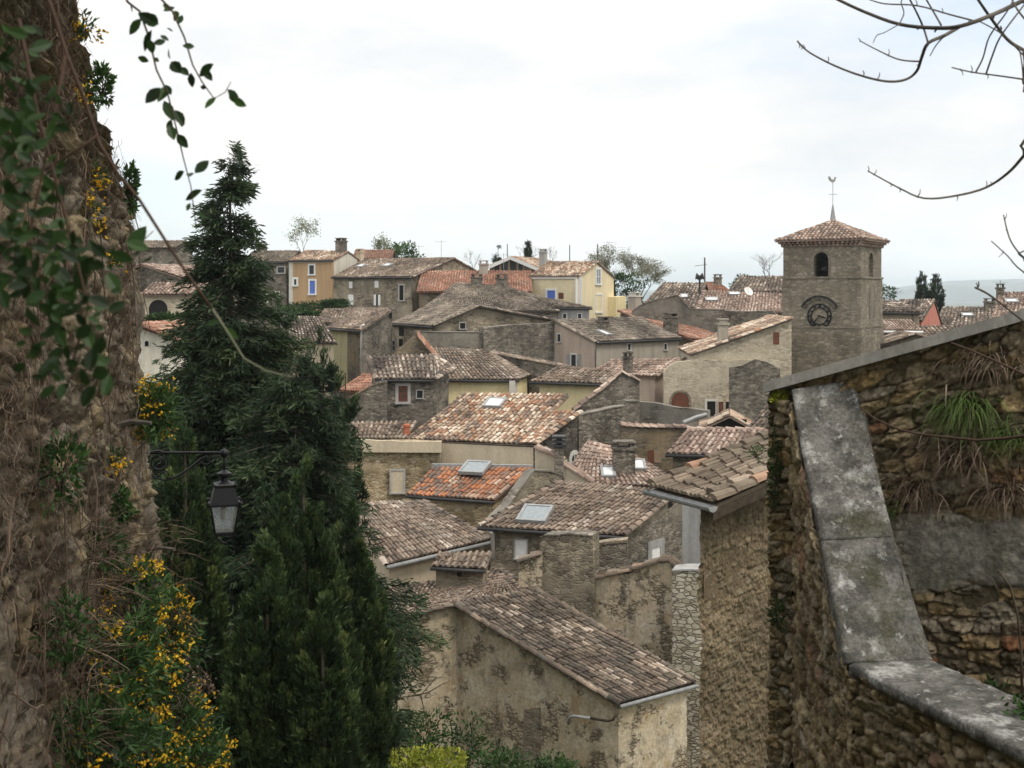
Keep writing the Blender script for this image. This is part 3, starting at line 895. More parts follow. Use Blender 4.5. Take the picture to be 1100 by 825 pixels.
# right yellow house
pl = Pl((569, 410, 72), (647, 70.5), 17)
q = [pl.a, pl.b, pl.at(668, 399.5), pl.at(600, 393)]
h = H('yellow_house', 'low yellow house with a dark shadowed eave behind the mottled roof', 'house', [q], 'yellow', 'brown', base=-13, gutter=(0,), over=.35, tile=(.25, .45))
h.pipe(568, 405, 424, 'dark_metal')
wall('stone_gable', 'grey rubble gable wall rising behind the mottled roof', 'wall', [(617, 441), (632, 429), (648, 417.5), (667, 399.5), (676, 404), (687, 409.5)], (66, 67), mat='dark_stone', coping='tile', rt='rosy')
wall('rubble_gable', 'broad dark rubble wall with a stepped pale top right of the mottled roof', 'wall', [(622, 446.5), (640, 442.5), (660, 438), (672, 436.5), (673, 431.5), (685, 431)], (62.5, 64), mat='dark_stone', coping='grey_render', cw=.06)
# mottled house
pl = Pl((434, 472, 60), (575, 58), 17)
A0, B0 = pl.a, pl.b
Bm = A0.lerp(B0, .9)
C1 = pl.at(612, 424); D1 = pl.at(497, 423); C2 = pl.at(624, 442); Mx = Bm.lerp(C1, .66)
h = H('plastered_house', 'large house with mottled cream and orange roof and a cream plastered front', 'house', [[A0, Bm, C1, D1], [Bm, B0, C2, Mx]], 'grey_stone', 'mottled', base=-15.5, over=.12, tile=(.25, .42), rows=[(B0, C2)], sag=.05)
pc = [(435.5, 474), (573, 480.5), (573, 505), (435.5, 503)]
h.panel(pc, 'cream', 'cream_render', .05)
h.skylight(531.5, 434.5, .9, 1.1, 0)
h.win(613.5, 488, 620, 503, 'glass', 'quoin', arch=True, bars=1, fw=.22)
pl2 = Pl((368, 471.5, 60.2), (434, 60), 17)
q = [pl2.a, pl2.b, pl2.at(449, 453), pl2.at(366, 454)]
h = H('village_house', 'lower wing with brown roof, cream band and rubble wall with a blocked doorway', 'house', [q], 'ochre_rubble', 'brown', base=-15, over=.1, tile=(.25, .42))
h.panel([(368, 473), (472, 474), (472, 487), (368, 485.5)], 'cream', 'cream_render', .05)
wall('rubble_wall', 'ochre rubble wall with pale blocked window under a cream render band', 'wall', [(372, 473.5), (420, 474), (473, 475)], (58.6, 58.4), th=.8, mat='ochre_rubble')
m_ = P(427, 529, 58.4)
wall_opening(bpy.data.objects[[o.name for o in COL.objects if o.name.startswith('rubble_wall')][-1]], m_, V((1, 0, 0)), V((0, -1, 0)), .6, 1.05, 'cream', 'render_grey', 'blocked_window', False, 0, .08, True)
wall('plaster_band', 'cream plastered upper band of wall under the brown roof wing', 'wall', [(371, 472.8), (420, 473.4), (474, 474.6)], (58.3, 58.1), th=.2, mat='cream', base=(HZ - 486) / F * 58.2)
m = MB(); c = pl2.at(437, 466); m.lathe(c - V((0, 0, .2)), [(.2, 0), (.17, .5), (.2, .55), (.2, .65), (.13, .7)], 8); o_ = m.build('chimney_pot', 'pot'); tag(o_, 'orange clay chimney pot standing at the edge of the mottled roof', 'chimney pot')
# cream gable remnant
wall('plastered_wall', 'cream plastered parapet stepping down right of the mottled roof', 'wall', [(574.5, 481), (590, 487), (604, 494.5)], (56.2, 55.5), th=.5, mat='cream', base=-12.5, coping='tile', rt='rosy')
wall('plastered_wall', 'small cream wall sloping down beside the slim double chimney', 'wall', [(606, 499.5), (620, 507.5), (636, 518)], (55, 54.5), th=.4, mat='cream', coping='tile', rt='rosy')
c = P(600.5, 496, 55.2); m = MB(); m.box(c + V((0, 0, -.3)), (.2, 0, 0), (0, .3, 0), (0, 0, .95)); o_ = m.build('chimney_stack', 'grey_stone'); tag(o_, 'slim grey chimney with slatted cap above the cream parapet', 'chimney')
m = MB()
for i in range(3): m.box(c + V((0, 0, .75 + i * .2)), (.3, 0, 0), (0, .38, 0), (0, 0, .045)); m.box(c + V((0, 0, .68 + i * .2)), (.12, 0, 0), (0, .2, 0), (0, 0, .1))
m.build('chimney_cap', 'dark_metal', o_)
# orange roof with skylight
pl = Pl((436.5, 531.5, 54.5), (531, 53), 18)
q = [pl.a, pl.b, pl.at(573, 503.5), pl.at(464, 502)]
h = H('village_house', 'small house with bright orange patched roof and a raised grey skylight', 'house', [q], 'ochre_rubble', 'redmix', base=-15.5, gutter=(0,), over=.15, tile=(.25, .42))
h.skylight(511, 508.5, 1.1, 1.1, 0, 'sky_glass', .3)
m = MB(); m.box((q[2] + q[3]) / 2 + V((0, .1, .06)), (q[2] - q[3]) / 2, (0, .12, 0), (0, 0, .1)); m.build('flashing', 'zinc', h.o)
wall('rubble_wall', 'sloping rubble parapet with grey coping right of the bright orange roof', 'wall', [(527, 563), (545, 545), (560, 524), (573, 506), (590, 506.5), (603, 511)], (51.3, 54.5), th=.4, mat='warm_stone', coping='grey_render', cw=.07)
# left big roof
pl = Pl((414.5, 606.5, 46), (527, 50.7), 17)
q = [pl.a, pl.b, pl.at(526, 566), pl.at(440, 533), pl.at(368, 541)]
q4 = [pl.a, pl.b, pl.at(440, 533), pl.at(366, 548)]
q3 = [pl.b, pl.at(527, 564), pl.at(440, 533)]
h = H('village_house', 'house with broad dull pink brown roof and white gutters beside the dark conifers', 'house', [[pl.a, pl.b, pl.at(455, 538), pl.at(366, 541)]], 'cream', 'brown', base=-15.5, over=.3, tile=(.23, .4), rows=[(pl.b, pl.at(455, 538)), (pl.at(366, 541), pl.a)])
h.gut(pl.a, pl.b, 'zinc', .08, .1)
# big right roof
pl = Pl((514, 565.5, 48), (670, 46.2), 17.5)
q = [pl.a, pl.b, pl.at(728, 528), pl.at(602, 517)]
h = H('stone_house', 'house with wide brown roof and flush skylight, white shutter below its eave', 'house', [q], 'warm_stone', 'brown', base=-17, gutter=(0,), over=.25, tile=(.22, .38), rows=[(q[1], q[2]), (q[0], q[3])])
h.skylight(575, 555.5, 1.1, 1.25, 0, 'sky_glass', .15)
h.win(553.5, 580, 566, 600, 'white', 'render_grey', 'shutter', fw=.05, label='white wooden shutter with black hinges')
h.panel([(672, 582), (734, 536), (734, 650), (672, 650)], 'dark_stone', 'dark_masonry', .02)
h.win(699, 588, 708, 606, 'white', 'light_grey_render', 'shutter', fw=.3, label='small white shutter in a grey surround', off=.025)
h.pipe(530.5, 573, 600, 'white', .07)
# little roof
h = H('shed', 'little tiled lean-to below the white shutter', 'shed', front((463, 608.5, 45), (522, 44.6), 18, (593.5,), both=False), 'warm_stone', 'brown', base=-16, gutter=(0,), over=.15)
h.win(491, 613.5, 496, 619, 'black', None)
wall('stone_buttress', 'tall blocky ochre and grey masonry stub in front of the wide brown roof', 'wall', [(580, 578), (585, 575.5), (600, 575.5), (612, 574), (624, 575), (637, 576.5)], (44.4, 43.6), th=.7, mat='warm_stone', coping='dark_stone', cw=.05)
wall('stone_wall', 'dark square stone wall with flat pale coping right of the masonry stub', 'wall', [(637, 587), (656, 584), (674, 582.5)], (44.8, 44.6), mat='dark_stone', coping='warm_stone')
wall('plastered_wall', 'small pale wall with brown sloping edge beneath the white shutter', 'wall', [(557, 604), (570, 599), (582, 594.5)], (44.6, 44.3), th=.35, mat='tan_wall', coping='tile', rt='brown')
wall('stained_wall', 'high ochre wall streaked with black stains behind the nearest roof', 'wall', [(602, 636), (618, 628), (638, 621.5), (665, 615.5), (692, 609), (709, 602.5), (718, 601.5), (728, 609)], (44.6, 42.4), th=.5, mat='stained_wall', coping='tile', rt='mossy_tile')
wall('rubble_pillar', 'whitish rubble wall end beside the brown foreground building', 'wall', [(722, 614), (735, 613), (765, 613)], (41.6, 41.2), th=.8, mat='pale_rubble', coping='light_grey_render', cw=.06)
wall('concrete_pillar', 'smooth grey concrete pillar rising behind the foreground gutter', 'wall', [(733, 538), (755, 538)], (43.2, 43), th=.9, mat='light_grey_render')
# back middle roof with skylights
pl = Pl((598, 522, 55), (738, 55), 17)
q = [pl.a, pl.b, pl.at(727, 503), pl.at(630, 474)]
q2 = [pl.b, pl.at(740, 510), pl.at(668, 485)]
h = H('village_house', 'house with red brown roof, two rooflights and a square mossy chimney', 'house', [[pl.a, pl.b, pl.at(671, 483), pl.at(631, 474)]], 'dark_stone', 'rosy', base=-15, tile=(.25, .42))
h.skylight(653, 509, .55, 1.0); h.skylight(686, 501.5, .55, 1.0)
h.chimney(670, 506, 482.5, 1.0, 0, 'dark_stone')
wall('brown_wall', 'brown masonry wall with tiled top and a boarded doorway', 'wall', [(667, 457), (690, 458.5), (740, 459.5)], (60, 60), mat='brown_wall', coping='tile', rt='rosy')
W_ = [o for o in COL.objects if o.name.startswith('brown_wall') and o.type == 'EMPTY'][-1]
wall_opening(W_, P(699, 497, 60), V((1, 0, 0)), V((0, -1, 0)), .3, .62, 'redwood', None, 'door', False, 0, None, False)
wall_opening(W_, P(706.5, 497, 60), V((1, 0, 0)), V((0, -1, 0)), .35, .62, 'wood', None, 'door', False, 0, None, False)
pl = Pl((714.5, 487.5, 53), (832, 52.4), 20)
q = [pl.a, pl.b, pl.at(842, 462), pl.at(738, 461)]
h = H('village_house', 'low house with evenly striped pink tiled roof left of the mossy pillar', 'house', [q], 'brown_wall', 'rosy', base=-14, gutter=(0,), tile=(.25, .42), rows=[(q[3], q[2])])
wall('rendered_wall', 'grey green weathered courtyard wall below the pink rendered end', 'wall', [(684, 431.5), (700, 432.5), (730, 438), (760, 441)], (68, 66), mat='grey_render')
wall('ramp_wall', 'low pale wall sloping up beside the dark doorway', 'wall', [(735, 455), (748, 449.5), (760, 446)], (64, 64), th=.6, mat='grey_render', coping='light_grey_render', cw=.08)
h = H('shelter', 'tiny gabled shelter with dark open front and tiled edges', 'shelter', gable((752, 461, 58), (784, 446.5, 57.6), (807, 459, 57.4), (.5, 3)), 'brown_wall', 'mottled', base=-10)
h.win(770, 450, 802, 462, 'black', None, 'opening', sill=False)
pl = Pl((800, 461.5, 56), (850, 56), 24)
q = [pl.a, pl.b, pl.at(856, 430), pl.at(829, 429)]
h = H('village_house', 'steep pale striped roof rising just left of the church tower foot', 'house', [q], 'warm_stone', 'striped', base=-13, tile=(.25, .42))
# pink lower house
pl = Pl((632, 401.5, 77), (704.5, 74.5), 17)
q = [pl.a, pl.b, pl.at(735.5, 385), pl.at(657, 387)]
h = H('pink_house', 'pale pink rendered house with a thin dark chimney, left of the arched door', 'house', [q], 'pink', 'rosy', base=-12, tile=(.25, .42), rows=[(q[1], q[2])])
h.chimney(674.5, 401, 385, .5, 0, 'dark_stone')
# cream stone house with arch
h = H('stone_house', 'cream rubble house with an arched brown door and long sloping roof edge', 'house', [[V(P(741, 381, 74)) + V((.5, 9, 0)), P(741, 381, 74), P(852, 341.5, 74), V(P(852, 341.5, 74)) + V((.5, 9, 0))]], 'pale_stone', 'mottled', base=-12, over=.08, rows=[(P(741, 381, 73.9), P(852, 341.5, 73.9))])
h.win(830.5, 357, 837, 370, 'redwood', None, 'shutter')
h.chimney(776.5, 366, 349, .75, 0, 'greige')
o_, pts, t, n = wall('masonry_wall', 'cream rubble wall with the arched brown door and two dark doorways', 'wall', [(713, 399.5), (719, 393), (728, 388.5), (745, 386.5), (790, 387), (838, 387)], (73.8, 73.5), th=.5, mat='pale_stone', coping=None)
for x0, y0, x1, y1, pane, fr, kind, ar in ((721.5, 421.5, 740, 438, 'redwood', 'warm_stone', 'arched_door', True), (759.5, 431, 768.5, 452, 'black', 'quoin', 'doorway', False), (771.8, 431.5, 777, 447.5, 'redwood', 'cream', 'shutter', False), (779.5, 431.5, 783, 446, 'black', 'cream', 'doorway', False)):
    c = V(((((x0 + x1) / 2) - CX) / F, 1, (HZ - y1) / F)); c = c * (n.dot(pts[0]) / n.dot(c))
    wall_opening(o_, c, t, n, (x1 - x0) / F * c.y, (y1 - y0) / F * c.y, pane, fr, kind, ar, 0, .14, False)
wall('rubble_gable', 'dark grey rubble gable directly left of the church tower', 'wall', [(783, 395), (797, 393), (811, 386), (824, 389), (838, 396)], (70, 69.5), th=.5, mat='dark_stone')
# grey and pink house
pl = Pl((640, 367.5, 80), (732, 87), 17)
q = [pl.a, pl.b, pl.at(690, 341), pl.at(596.5, 344.5)]
h = H('plastered_house', 'two tone house with pinkish gable end, greige front and grey brown roof', 'house', [q, back(q)], 'greige', 'greyroof', base=-10, gutter=(0,), rows=[(q[3], q[0])], over=.15, tile=(.25, .45))
h.panel([(597, 347), (639, 369.5), (639, 420), (597, 420)], 'pink', 'pink_render')
h.win(599.6, 359, 603, 367, 'glass', 'quoin', off=.03); h.win(614.5, 381, 619.5, 394, 'glass', 'quoin', off=.03); h.win(609.5, 380.5, 613.2, 393, 'zinc', None, 'shutter', off=.03); h.win(620.8, 380.5, 624.5, 393, 'zinc', None, 'shutter', off=.03)
h.win(674, 369.5, 677, 376, 'glass', 'quoin'); h.win(713, 369.5, 716, 375.5, 'glass', 'quoin'); h.pipe(638.8, 369, 402)
h.skylight(648.5, 359, .6, .9); h.chimney(720.5, 352.5, 341.5, .9, 0, 'dark_stone'); h.chimney(648, 353, 346, .7, 0, 'grey_stone')
a, b = P(744, 365, 89), P(778, 362.5, 93); b.z = a.z
q = [a, b, P(690, 331.5, 104), P(663, 333.5, 99)]
h = H('village_house', 'house with a long narrow orange roof running down behind the grey roof', 'house', [q], 'brown_wall', 'orange', base=-10, rows=[(q[1], q[2])])
h.chimney(681.5, 335, 319, .9, 0, 'greige', 'quoin')
wall('rendered_gable', 'dull grey rendered gable wall behind the orange strip roof', 'wall', [(679, 335), (687, 328.5), (707, 321.5), (728, 317), (734, 324), (741, 332), (779, 333)], (97, 96), th=.8, mat='grey_render', coping='grey_render', cw=.06)
wall('dark_stone_wall', 'near black stone wall between the grey gable and the church tower', 'wall', [(778, 333.5), (800, 334.5), (829, 334)], (95, 94), th=3, mat='dark_stone')
wall('plastered_gable', 'small whitish gable end touching the church tower', 'wall', [(828.5, 334), (836, 340), (842, 346)], (94, 94), th=3, mat='light_grey_render', coping='tile', rt='rosy')
h = H('village_house', 'house with steep brown striped roof and a double horn siren behind it', 'house', front((686, 331.5, 108), (750, 107), 20, (688 + 24, 304, 759, 304.5)), 'dark_stone', 'striped', base=-7, tile=(.36, .5))
h.skylight(735, 319, .6, .8)
h = H('village_house', 'house with pink speckled roof and two rooflights left of the tower', 'house', front((748, 336, 102), (846, 101), 17, (757, 312.5, 846, 315.5)), 'dark_stone', 'rosy', base=-7, rows=[(P(748, 336, 102), P(757, 312.5, 105))], tile=(.28, .5))
h.skylight(764.5, 322.5, 1., .8); h.skylight(789, 316.5, .9, .7)
h = H('village_house', 'distant house with small bright orange roof beside the siren pole', 'house', front((752, 313, 116), (785, 116), 20, (758, 303.5, 772, 303.5)), 'cream', 'orange', base=-7)
h.chimney(771, 306, 299, .7, mat='dark_stone'); h.antenna(771, 304, 294)
h = H('village_house', 'house with tall grey striped roof half hidden by the church tower', 'house', front((784, 313.5, 122), (852, 121), 20, (797, 297, 852, 297)), 'dark_stone', 'striped', base=-7, tile=(.36, .5), rows=[(P(784, 313.5, 122), P(797, 297, 126.5))])
c = P(804, 313, 104.6); m = MB(); m.tube([c + V((0, 0, -1)), c], .03, n=5); d_ = m.build('mast', 'zinc'); tag(d_, 'white satellite dish on a short mast left of the tower', 'satellite dish'); ORG[d_.name] = ORG[d_.name]
m = MB(); k = V((.35, -.75, .55)).normalized(); a1 = k.orthogonal().normalized(); b1 = k.cross(a1)
vs = [c - k * .1] + [c + (a1 * math.cos(i * math.pi / 6) + b1 * math.sin(i * math.pi / 6)) * .42 + k * .06 for i in range(12)] + [c - k * .14] + [c + (a1 * math.cos(i * math.pi / 6) + b1 * math.sin(i * math.pi / 6)) * .43 + k * .03 for i in range(12)]
m.add(vs, [(0, i + 1, (i + 1) % 12 + 1) for i in range(12)] + [(13, 13 + (i + 1) % 12 + 1, 13 + i + 1) for i in range(12)] + [(i + 1, i + 14, (i + 1) % 12 + 14, (i + 1) % 12 + 1) for i in range(12)]); m.build('dish', 'white', d_)
d_.name = 'satellite_dish'

# siren with two horns, mast pole
c = P(751.5, 304.5, 109.5); o_ = empty('siren', c + V((0, 0, -1)), 'black double horn siren on a short post above the brown roof', 'siren')
m = MB(); m.tube([c + V((0, 0, -1)), c + V((0, 0, .55))], .09, n=6); m.build('post', 'dark_metal', o_)
for k in (-1, 1):
    m = MB(); m.tube([c + V((0, 0, .6)), c + V((k * .32, 0, .66))], .1, .32, 10); m.build('horn', 'dark_metal', o_)
m = MB(); m.tube([c + V((-.2, 0, .45)), c + V((.2, 0, .45))], .12, n=6); m.build('motor', 'dark_metal', o_)
c = P(757, 304, 114); m = MB(); m.tube([c + V((0, 0, -8)), c + V((0, 0, 2.4))], .1, .07, 6); o_ = m.build('utility_pole', 'grey_bark'); tag(o_, 'thin bare utility pole beside the siren on the skyline', 'pole')
m = MB(); m.tube([c + V((-.9, 0, 1.6)), c + V((.2, 0, 1.75))], .03, n=4); m.build('crossarm', 'dark_metal', o_)
for px, py0, py1, Y, lab in ((612, 290, 263, 133, 'thin pole standing behind the yellow house roof'), (642, 281, 262, 128, 'short dark pole in front of the leafless shrub trees'), (545, 272, 262, 140, 'slender mast just above the white edged gable')):
    c = P(px, py0, Y); m = MB(); m.tube([c + V((0, 0, -6)), V((c.x, c.y, (HZ - py1) / F * Y))], .08, .05, 5); tag(m.build('utility_pole', 'grey_bark'), lab, 'pole')

# ---- right of the tower
pl = Pl((938, 335.5, 96), (991.5, 95), 18)
q = [pl.a, pl.b, pl.at(961, 324), pl.at(935, 324)]
h = H('beige_house', 'beige house with a hipped tan roof just right of the church tower', 'house', [q, [q[1], q[1] + V((.4, 7, 0)), q[2]]], 'beige', 'striped', base=-8, rows=[(q[1], q[2])], tile=(.34, .5), gutter=(0,))
h.pipe(981, 338, 354)
h = H('village_house', 'low house with pink roof and white gutter below the beige house', 'house', front((938, 355, 90), (991, 90), 16, (343.5,), both=False), 'brown_wall', 'rosy', base=-9)
h.gut(h.polys[0][0], h.polys[0][1], 'white', .12, .12)
h = H('coral_house', 'coral red house with a bare gable end and tiled roof', 'house', [[P(955, 344.5, 104), P(990.5, 344.8, 100), P(1004.5, 321.5, 104), P(966, 322.5, 108)], [P(1014, 352, 109), P(975, 352, 113), P(966, 322.5, 108), P(1004.5, 321.5, 104)]], 'coral', 'striped', base=-8, over=.12, tile=(.34, .5))
h.win(991.5, 345, 995, 349, 'redwood', None, sill=False) if False else None
h = H('village_house', 'house with broad brown striped roof and pale rooflight by the cypresses', 'house', front((1003, 352, 108), (1074, 107), 20, (1012, 330, 1073, 330.5)), 'dark_stone', 'striped', base=-8, tile=(.34, .5))
h.skylight(1039, 339, .9, .6); h.chimney(1063, 331.5, 325, .9, mat='dark_stone')
h = H('village_house', 'low brown tiled roof directly above the sloping coping of the retaining wall', 'house', front((985, 362, 92), (1050, 92), 17, (350.5,)), 'dark_stone', 'brown', base=-9, tile=(.32, .5))
h = H('village_house', 'house with pink roof and pale skylight at the right edge of the view', 'house', front((1064, 345, 84), (1150, 83), 24, (1073, 314.5, 1150, 314)), 'cream', 'rosy', base=-9, tile=(.28, .45))
h.skylight(1086.5, 324.5, .8, .5); h.chimney(1074.5, 317, 310.5, .5, mat='dark_stone'); h.antenna(1074.5, 315, 301, bars=3, arm=.45)
h = H('stone_house', 'low rubble gable with tan tiled edges below the beige house', 'house', gable((944, 371, 84), (983, 359, 83), (1012, 367, 82), (.8, 6)), 'warm_stone', 'brown', base=-9, rows=[(P(944, 371, 83.9), P(983, 359, 82.9)), (P(983, 359, 82.9), P(1012, 367, 81.9))])

# ================================================================== nearest tan house
plr = Pl((665, 756, 38), (747.5, 40.1), 17.5)
A, B = plr.a, plr.b
T0, T1 = plr.at(489, 649.5), plr.at(576, 633)
q1 = [A, B, T1, T0]
E0 = P(396, 670, 41.2)
U0 = P(410, 634, 46.5); U1 = P(536, 611.5, 47)
q2 = [E0, T0, U1, U0]
h = H('tan_house', 'nearest old house with patched tan walls and a mossy two part tiled roof', 'house', [q1, q2, [T0, T1, U1]], 'tan_wall', ['tan_tile', 'brown', 'brown'], base=-19, over=.18, tile=(.19, .36), rows=[(T0, A), (T0, T1), (E0, T0), (T1, B), (T1, U1)], sag=.06)
h.gut(A, B, 'zinc', .07, .08)
wl = [w for w in h.walls]
c0 = A + V((-.05, -.05, -.35)); dirw = (T0 - A); dirw.z = 0; dirw.normalize()
m = MB(); pp = [A + V((-.05, -.1, -.12)), A + V((-.2, -.16, -.45)), A + dirw * .45 + V((-.0, -.25, -.55)), A + dirw * 1.15 + V((0, -.25, -.6))]
m.tube(pp, .042, n=7); h_ = m.build('downpipe', 'bark', h.o, smooth=True)
m = MB(); m.tube([A + dirw * 1.1 + V((0, -.25, -.6)), A + dirw * 1.75 + V((0, -.27, -.66)), A + dirw * 1.9 + V((0, -.3, -.72)), A + dirw * 1.95 + V((0, -.3, -.95))], .05, n=8); m.build('spout', 'zinc', h_, smooth=True)
h.panel([(563, 762), (581, 760), (582, 840), (562, 840)], 'warm_stone', 'exposed_stone', .012)
h.win(447.5, 696, 452, 705, 'black', None, 'wall_hole', sill=False)

# ================================================================== church tower
def tower():
    e = V((.85, -.527, 0)).normalized(); n = V((.527, .85, 0)).normalized()
    C = P(924, HZ, 80.); C.z = 0; W = 5.25
    ctr = C - e * (W / 2) + n * (W / 2)
    zt, zm, zl = (HZ - 264) / F * 80, (HZ - 298) / F * 80, (HZ - 352) / F * 80
    zb = -14.
    o = empty('church_tower', V((ctr.x, ctr.y, zb)), 'square stone church tower with a dark clock dial, arched belfry opening and weathervane', 'tower')
    # shaft faces with real openings: built as a ring of wall pieces for the belfry stage
    m = MB()
    def ring(z0, z1, hw): m.box(ctr + V((0, 0, (z0 + z1) / 2)), e * hw, n * hw, (0, 0, (z1 - z0) / 2))
    hw = W / 2
    ring(zb, zl, hw + .13); ring(zl, zm, hw + .06)
    # belfry: four walls with arched openings
    def wall_arch(c, t, nn, w, z0, z1, ow, os, ot):
        """wall of width w centred at c; opening width ow, sill os, crown ot"""
        th = .55; r = ow / 2; sp = ot - r; K = 10
        z = V((0, 0, 1)); c = V((c.x, c.y, 0))
        def pr(pts): m.poly_prism([c + t * a + z * b for a, b in pts], -nn * th)
        pr([(-w / 2, z0), (-r, z0), (-r, z1), (-w / 2, z1)]); pr([(r, z0), (w / 2, z0), (w / 2, z1), (r, z1)])
        pr([(-r, z0), (r, z0), (r, os), (-r, os)])
        for i in range(K):
            a0, a1 = math.pi * i / K, math.pi * (i + 1) / K
            x0, x1 = math.cos(a0) * r, math.cos(a1) * r
            pr([(x1, sp + math.sin(a1) * r), (x0, sp + math.sin(a0) * r), (x0, z1), (x1, z1)])
    for t, nn, ww in ((e, -n, W), (n, e, W - 1.1), (-e, n, W), (-n, -e, W - 1.1)):
        wall_arch(ctr + nn * hw, t, nn, ww, zm, zt, 1.0 if ww == W else .95, zm + .08, zm + 1.72)
    m.build('shaft', 'tower_stone', o)
    m = MB(); m.box(ctr + V((0, 0, zm + .05)), e * (hw - .56), n * (hw - .56), (0, 0, .04)); m.build('belfry_floor', 'black', o)
    m = MB(); m.box(ctr + V((0, 0, zm + .62)), e * (hw - .56), n * .12, (0, 0, .12)); m.box(ctr + V((0, 0, zm + .62)), e * .12, n * (hw - .56), (0, 0, .12))
    m.lathe(ctr + V((0, 0, zm + .8)), [(.5, 0), (.42, .15), (.3, .5), (.22, .7), (.05, .78)], 12); m.build('bell', 'dark_metal', o)
    for nn, t in ((-n, e), (e, n)):
        mm = MB(); c = ctr + nn * (hw); c.z = 0; r = .5; sp = zm + 1.72 - r
        path = [(r, zm + .08)] + [(math.cos(math.pi * i / 10) * r, sp + math.sin(math.pi * i / 10) * r) for i in range(11)] + [(-r, zm + .08)]
        for (x0, z0), (x1, z1) in zip(path, path[1:]):
            k = 1.32
            f = lambda x, z: (x * k, sp + (z - sp) * k) if z >= sp else (x * k, z)
            (X0, Z0), (X1, Z1) = f(x0, z0), f(x1, z1)
            mm.poly_prism([c + t * a + V((0, 0, b)) + nn * .02 for a, b in ((x0, z0), (X0, Z0), (X1, Z1), (x1, z1))], -nn * .1)
        mm.build('arch_surround', 'tower_stone', o)
    m = MB()
    m.box(ctr + V((0, 0, zm)), e * (hw + .12), n * (hw + .12), (0, 0, .06)); m.box(ctr + V((0, 0, zl)), e * (hw + .16), n * (hw + .16), (0, 0, .05))
    m.build('string_course', 'tower_stone', o)
    # blind arch on right face, sunk look by dark recess plate with surround
    c = ctr + e * (hw + .06); r = .45
    zz0, zz1 = (HZ - 342) / F * 82, (HZ - 306) / F * 82
    wall_opening(o, V((c.x, c.y, zz0)), n, e, .9, zz1 - zz0, 'grey_render', 'tower_stone', 'blind_arch', True, 0, .14, False)
    # tiled eave courses
    m = MB()
    m.box(ctr + V((0, 0, zt + .04)), e * (hw + .1), n * (hw + .1), (0, 0, .05), .2)
    for lev in range(2):
        ov = hw + .15 + lev * .14; z = zt + .11 + lev * .16
        m.box(ctr + V((0, 0, z + .085)), e * ov, n * ov, (0, 0, .02), .35)
        for t, nn in ((e, -n), (n, e), (-e, n), (-n, -e)):
            N_ = 19
            for i in range(N_):
                x = (2 * (i + .5) / N_ - 1) * ov; a = .115
                c = ctr + t * x + V((0, 0, z - .06)); vs = []
                for d in (ov - .25, ov + .0):
                    for k in range(5):
                        an = math.pi * k / 4; vs.append(c + nn * d + t * (math.cos(an) * a) + V((0, 0, math.sin(an) * .13)))
                m.add(vs, [(k, k + 1, k + 6, k + 5) for k in range(4)] + [(5, 6, 7, 8, 9)], .3 + random.random() * .6)
    m.build('tiled_eave', 'rosy', o)
    ze = zt + .42; ov = hw + .43; za = (HZ - 237) / F * 83
    ap = ctr + V((0, 0, za)); cs = [ctr + e * (sx * ov) + n * (sy * ov) + V((0, 0, ze)) for sx, sy in ((-1, -1), (1, -1), (1, 1), (-1, 1))]
    m = MB()
    for i in range(4):
        a, b = cs[i], cs[(i + 1) % 4]; N = (b - a).cross(ap - a).normalized(); ed = (b - a).normalized(); up = N.cross(ed)
        Ls = (ap - (a + b) / 2).length; nr = 9; ncol = 22; w = (b - a).length / ncol
        m.add([a, b, ap], [(0, 1, 2)], .15)
        for r in range(nr):
            half = (b - a).length / 2 * (1 - (r + .4) / nr)
            for k in range(ncol):
                x = (k + .5) * w - (b - a).length / 2
                if abs(x) > half: continue
                c0 = (a + b) / 2 + ed * x + up * (Ls * r / nr) + N * (.05 + random.random() * .015); c1 = c0 + up * (Ls / nr * 1.1) - N * .03
                vs = []
                for c, rr in ((c0, w * .4), (c1, w * .32)):
                    for kk in range(5):
                        an = math.pi * kk / 4; vs.append(c + ed * (math.cos(an) * rr) + N * (math.sin(an) * rr))
                m.add(vs, [(k2, k2 + 1, k2 + 6, k2 + 5) for k2 in range(4)] + [(4, 3, 2, 1, 0)], random.random() * .85 + .1)
        tile_row(m, a, ap, .13, .4)
        m.add([a, b, b - V((0, 0, .08)), a - V((0, 0, .08))], [(3, 2, 1, 0)], .2)
    m.add([c - V((0, 0, .08)) for c in cs], [(3, 2, 1, 0)], .2)
    rf = m.build('roof', 'rosy', o)
    m = MB(); m.lathe(ap - V((0, 0, .15)), [(.26, 0), (.2, .2), (.13, .7), (.05, 1.25), (.03, 1.3)], 8); sp = m.build('spire', 'zinc', rf, smooth=True)
    m = MB(); t0 = ap + V((0, 0, 1.1)); tp = V((ap.x, ap.y, (HZ - 194) / F * ap.y)); m.tube([t0, tp], .022, n=5)
    m.tube([tp - V((.28, 0, .95)), tp + V((.28, 0, -.95))], .022, n=4)
    m.build('vane_rod', 'zinc', sp)
    m = MB(); b = tp - V((0, 0, .02)); ck = [(-.36, .08), (-.42, .36), (-.26, .4), (-.14, .16), (.04, .1), (.1, .16), (.12, .3), (.19, .36), (.33, .27), (.24, .21), (.22, .02), (.1, -.12), (-.08, -.14), (-.22, -.04)]
    m.poly_prism([b + V((x * .8, -.015, z * .8)) for x, z in ck], (0, .03, 0)); m.build('weathercock', 'zinc', sp)
    # clock
    cc = ctr - n * (hw + .062); cz = (HZ - 339.5) / F * 81.4
    off = None
    # position along the face so that the dial sits under the belfry opening
    d = V(((880.5 - CX) / F, 1, 0)); base = ctr - n * (hw + .06); base.z = 0
    k = n.dot(base) / n.dot(d); c = d * k; c.z = cz
    ck = MB(); z = V((0, 0, 1)); nn = -n
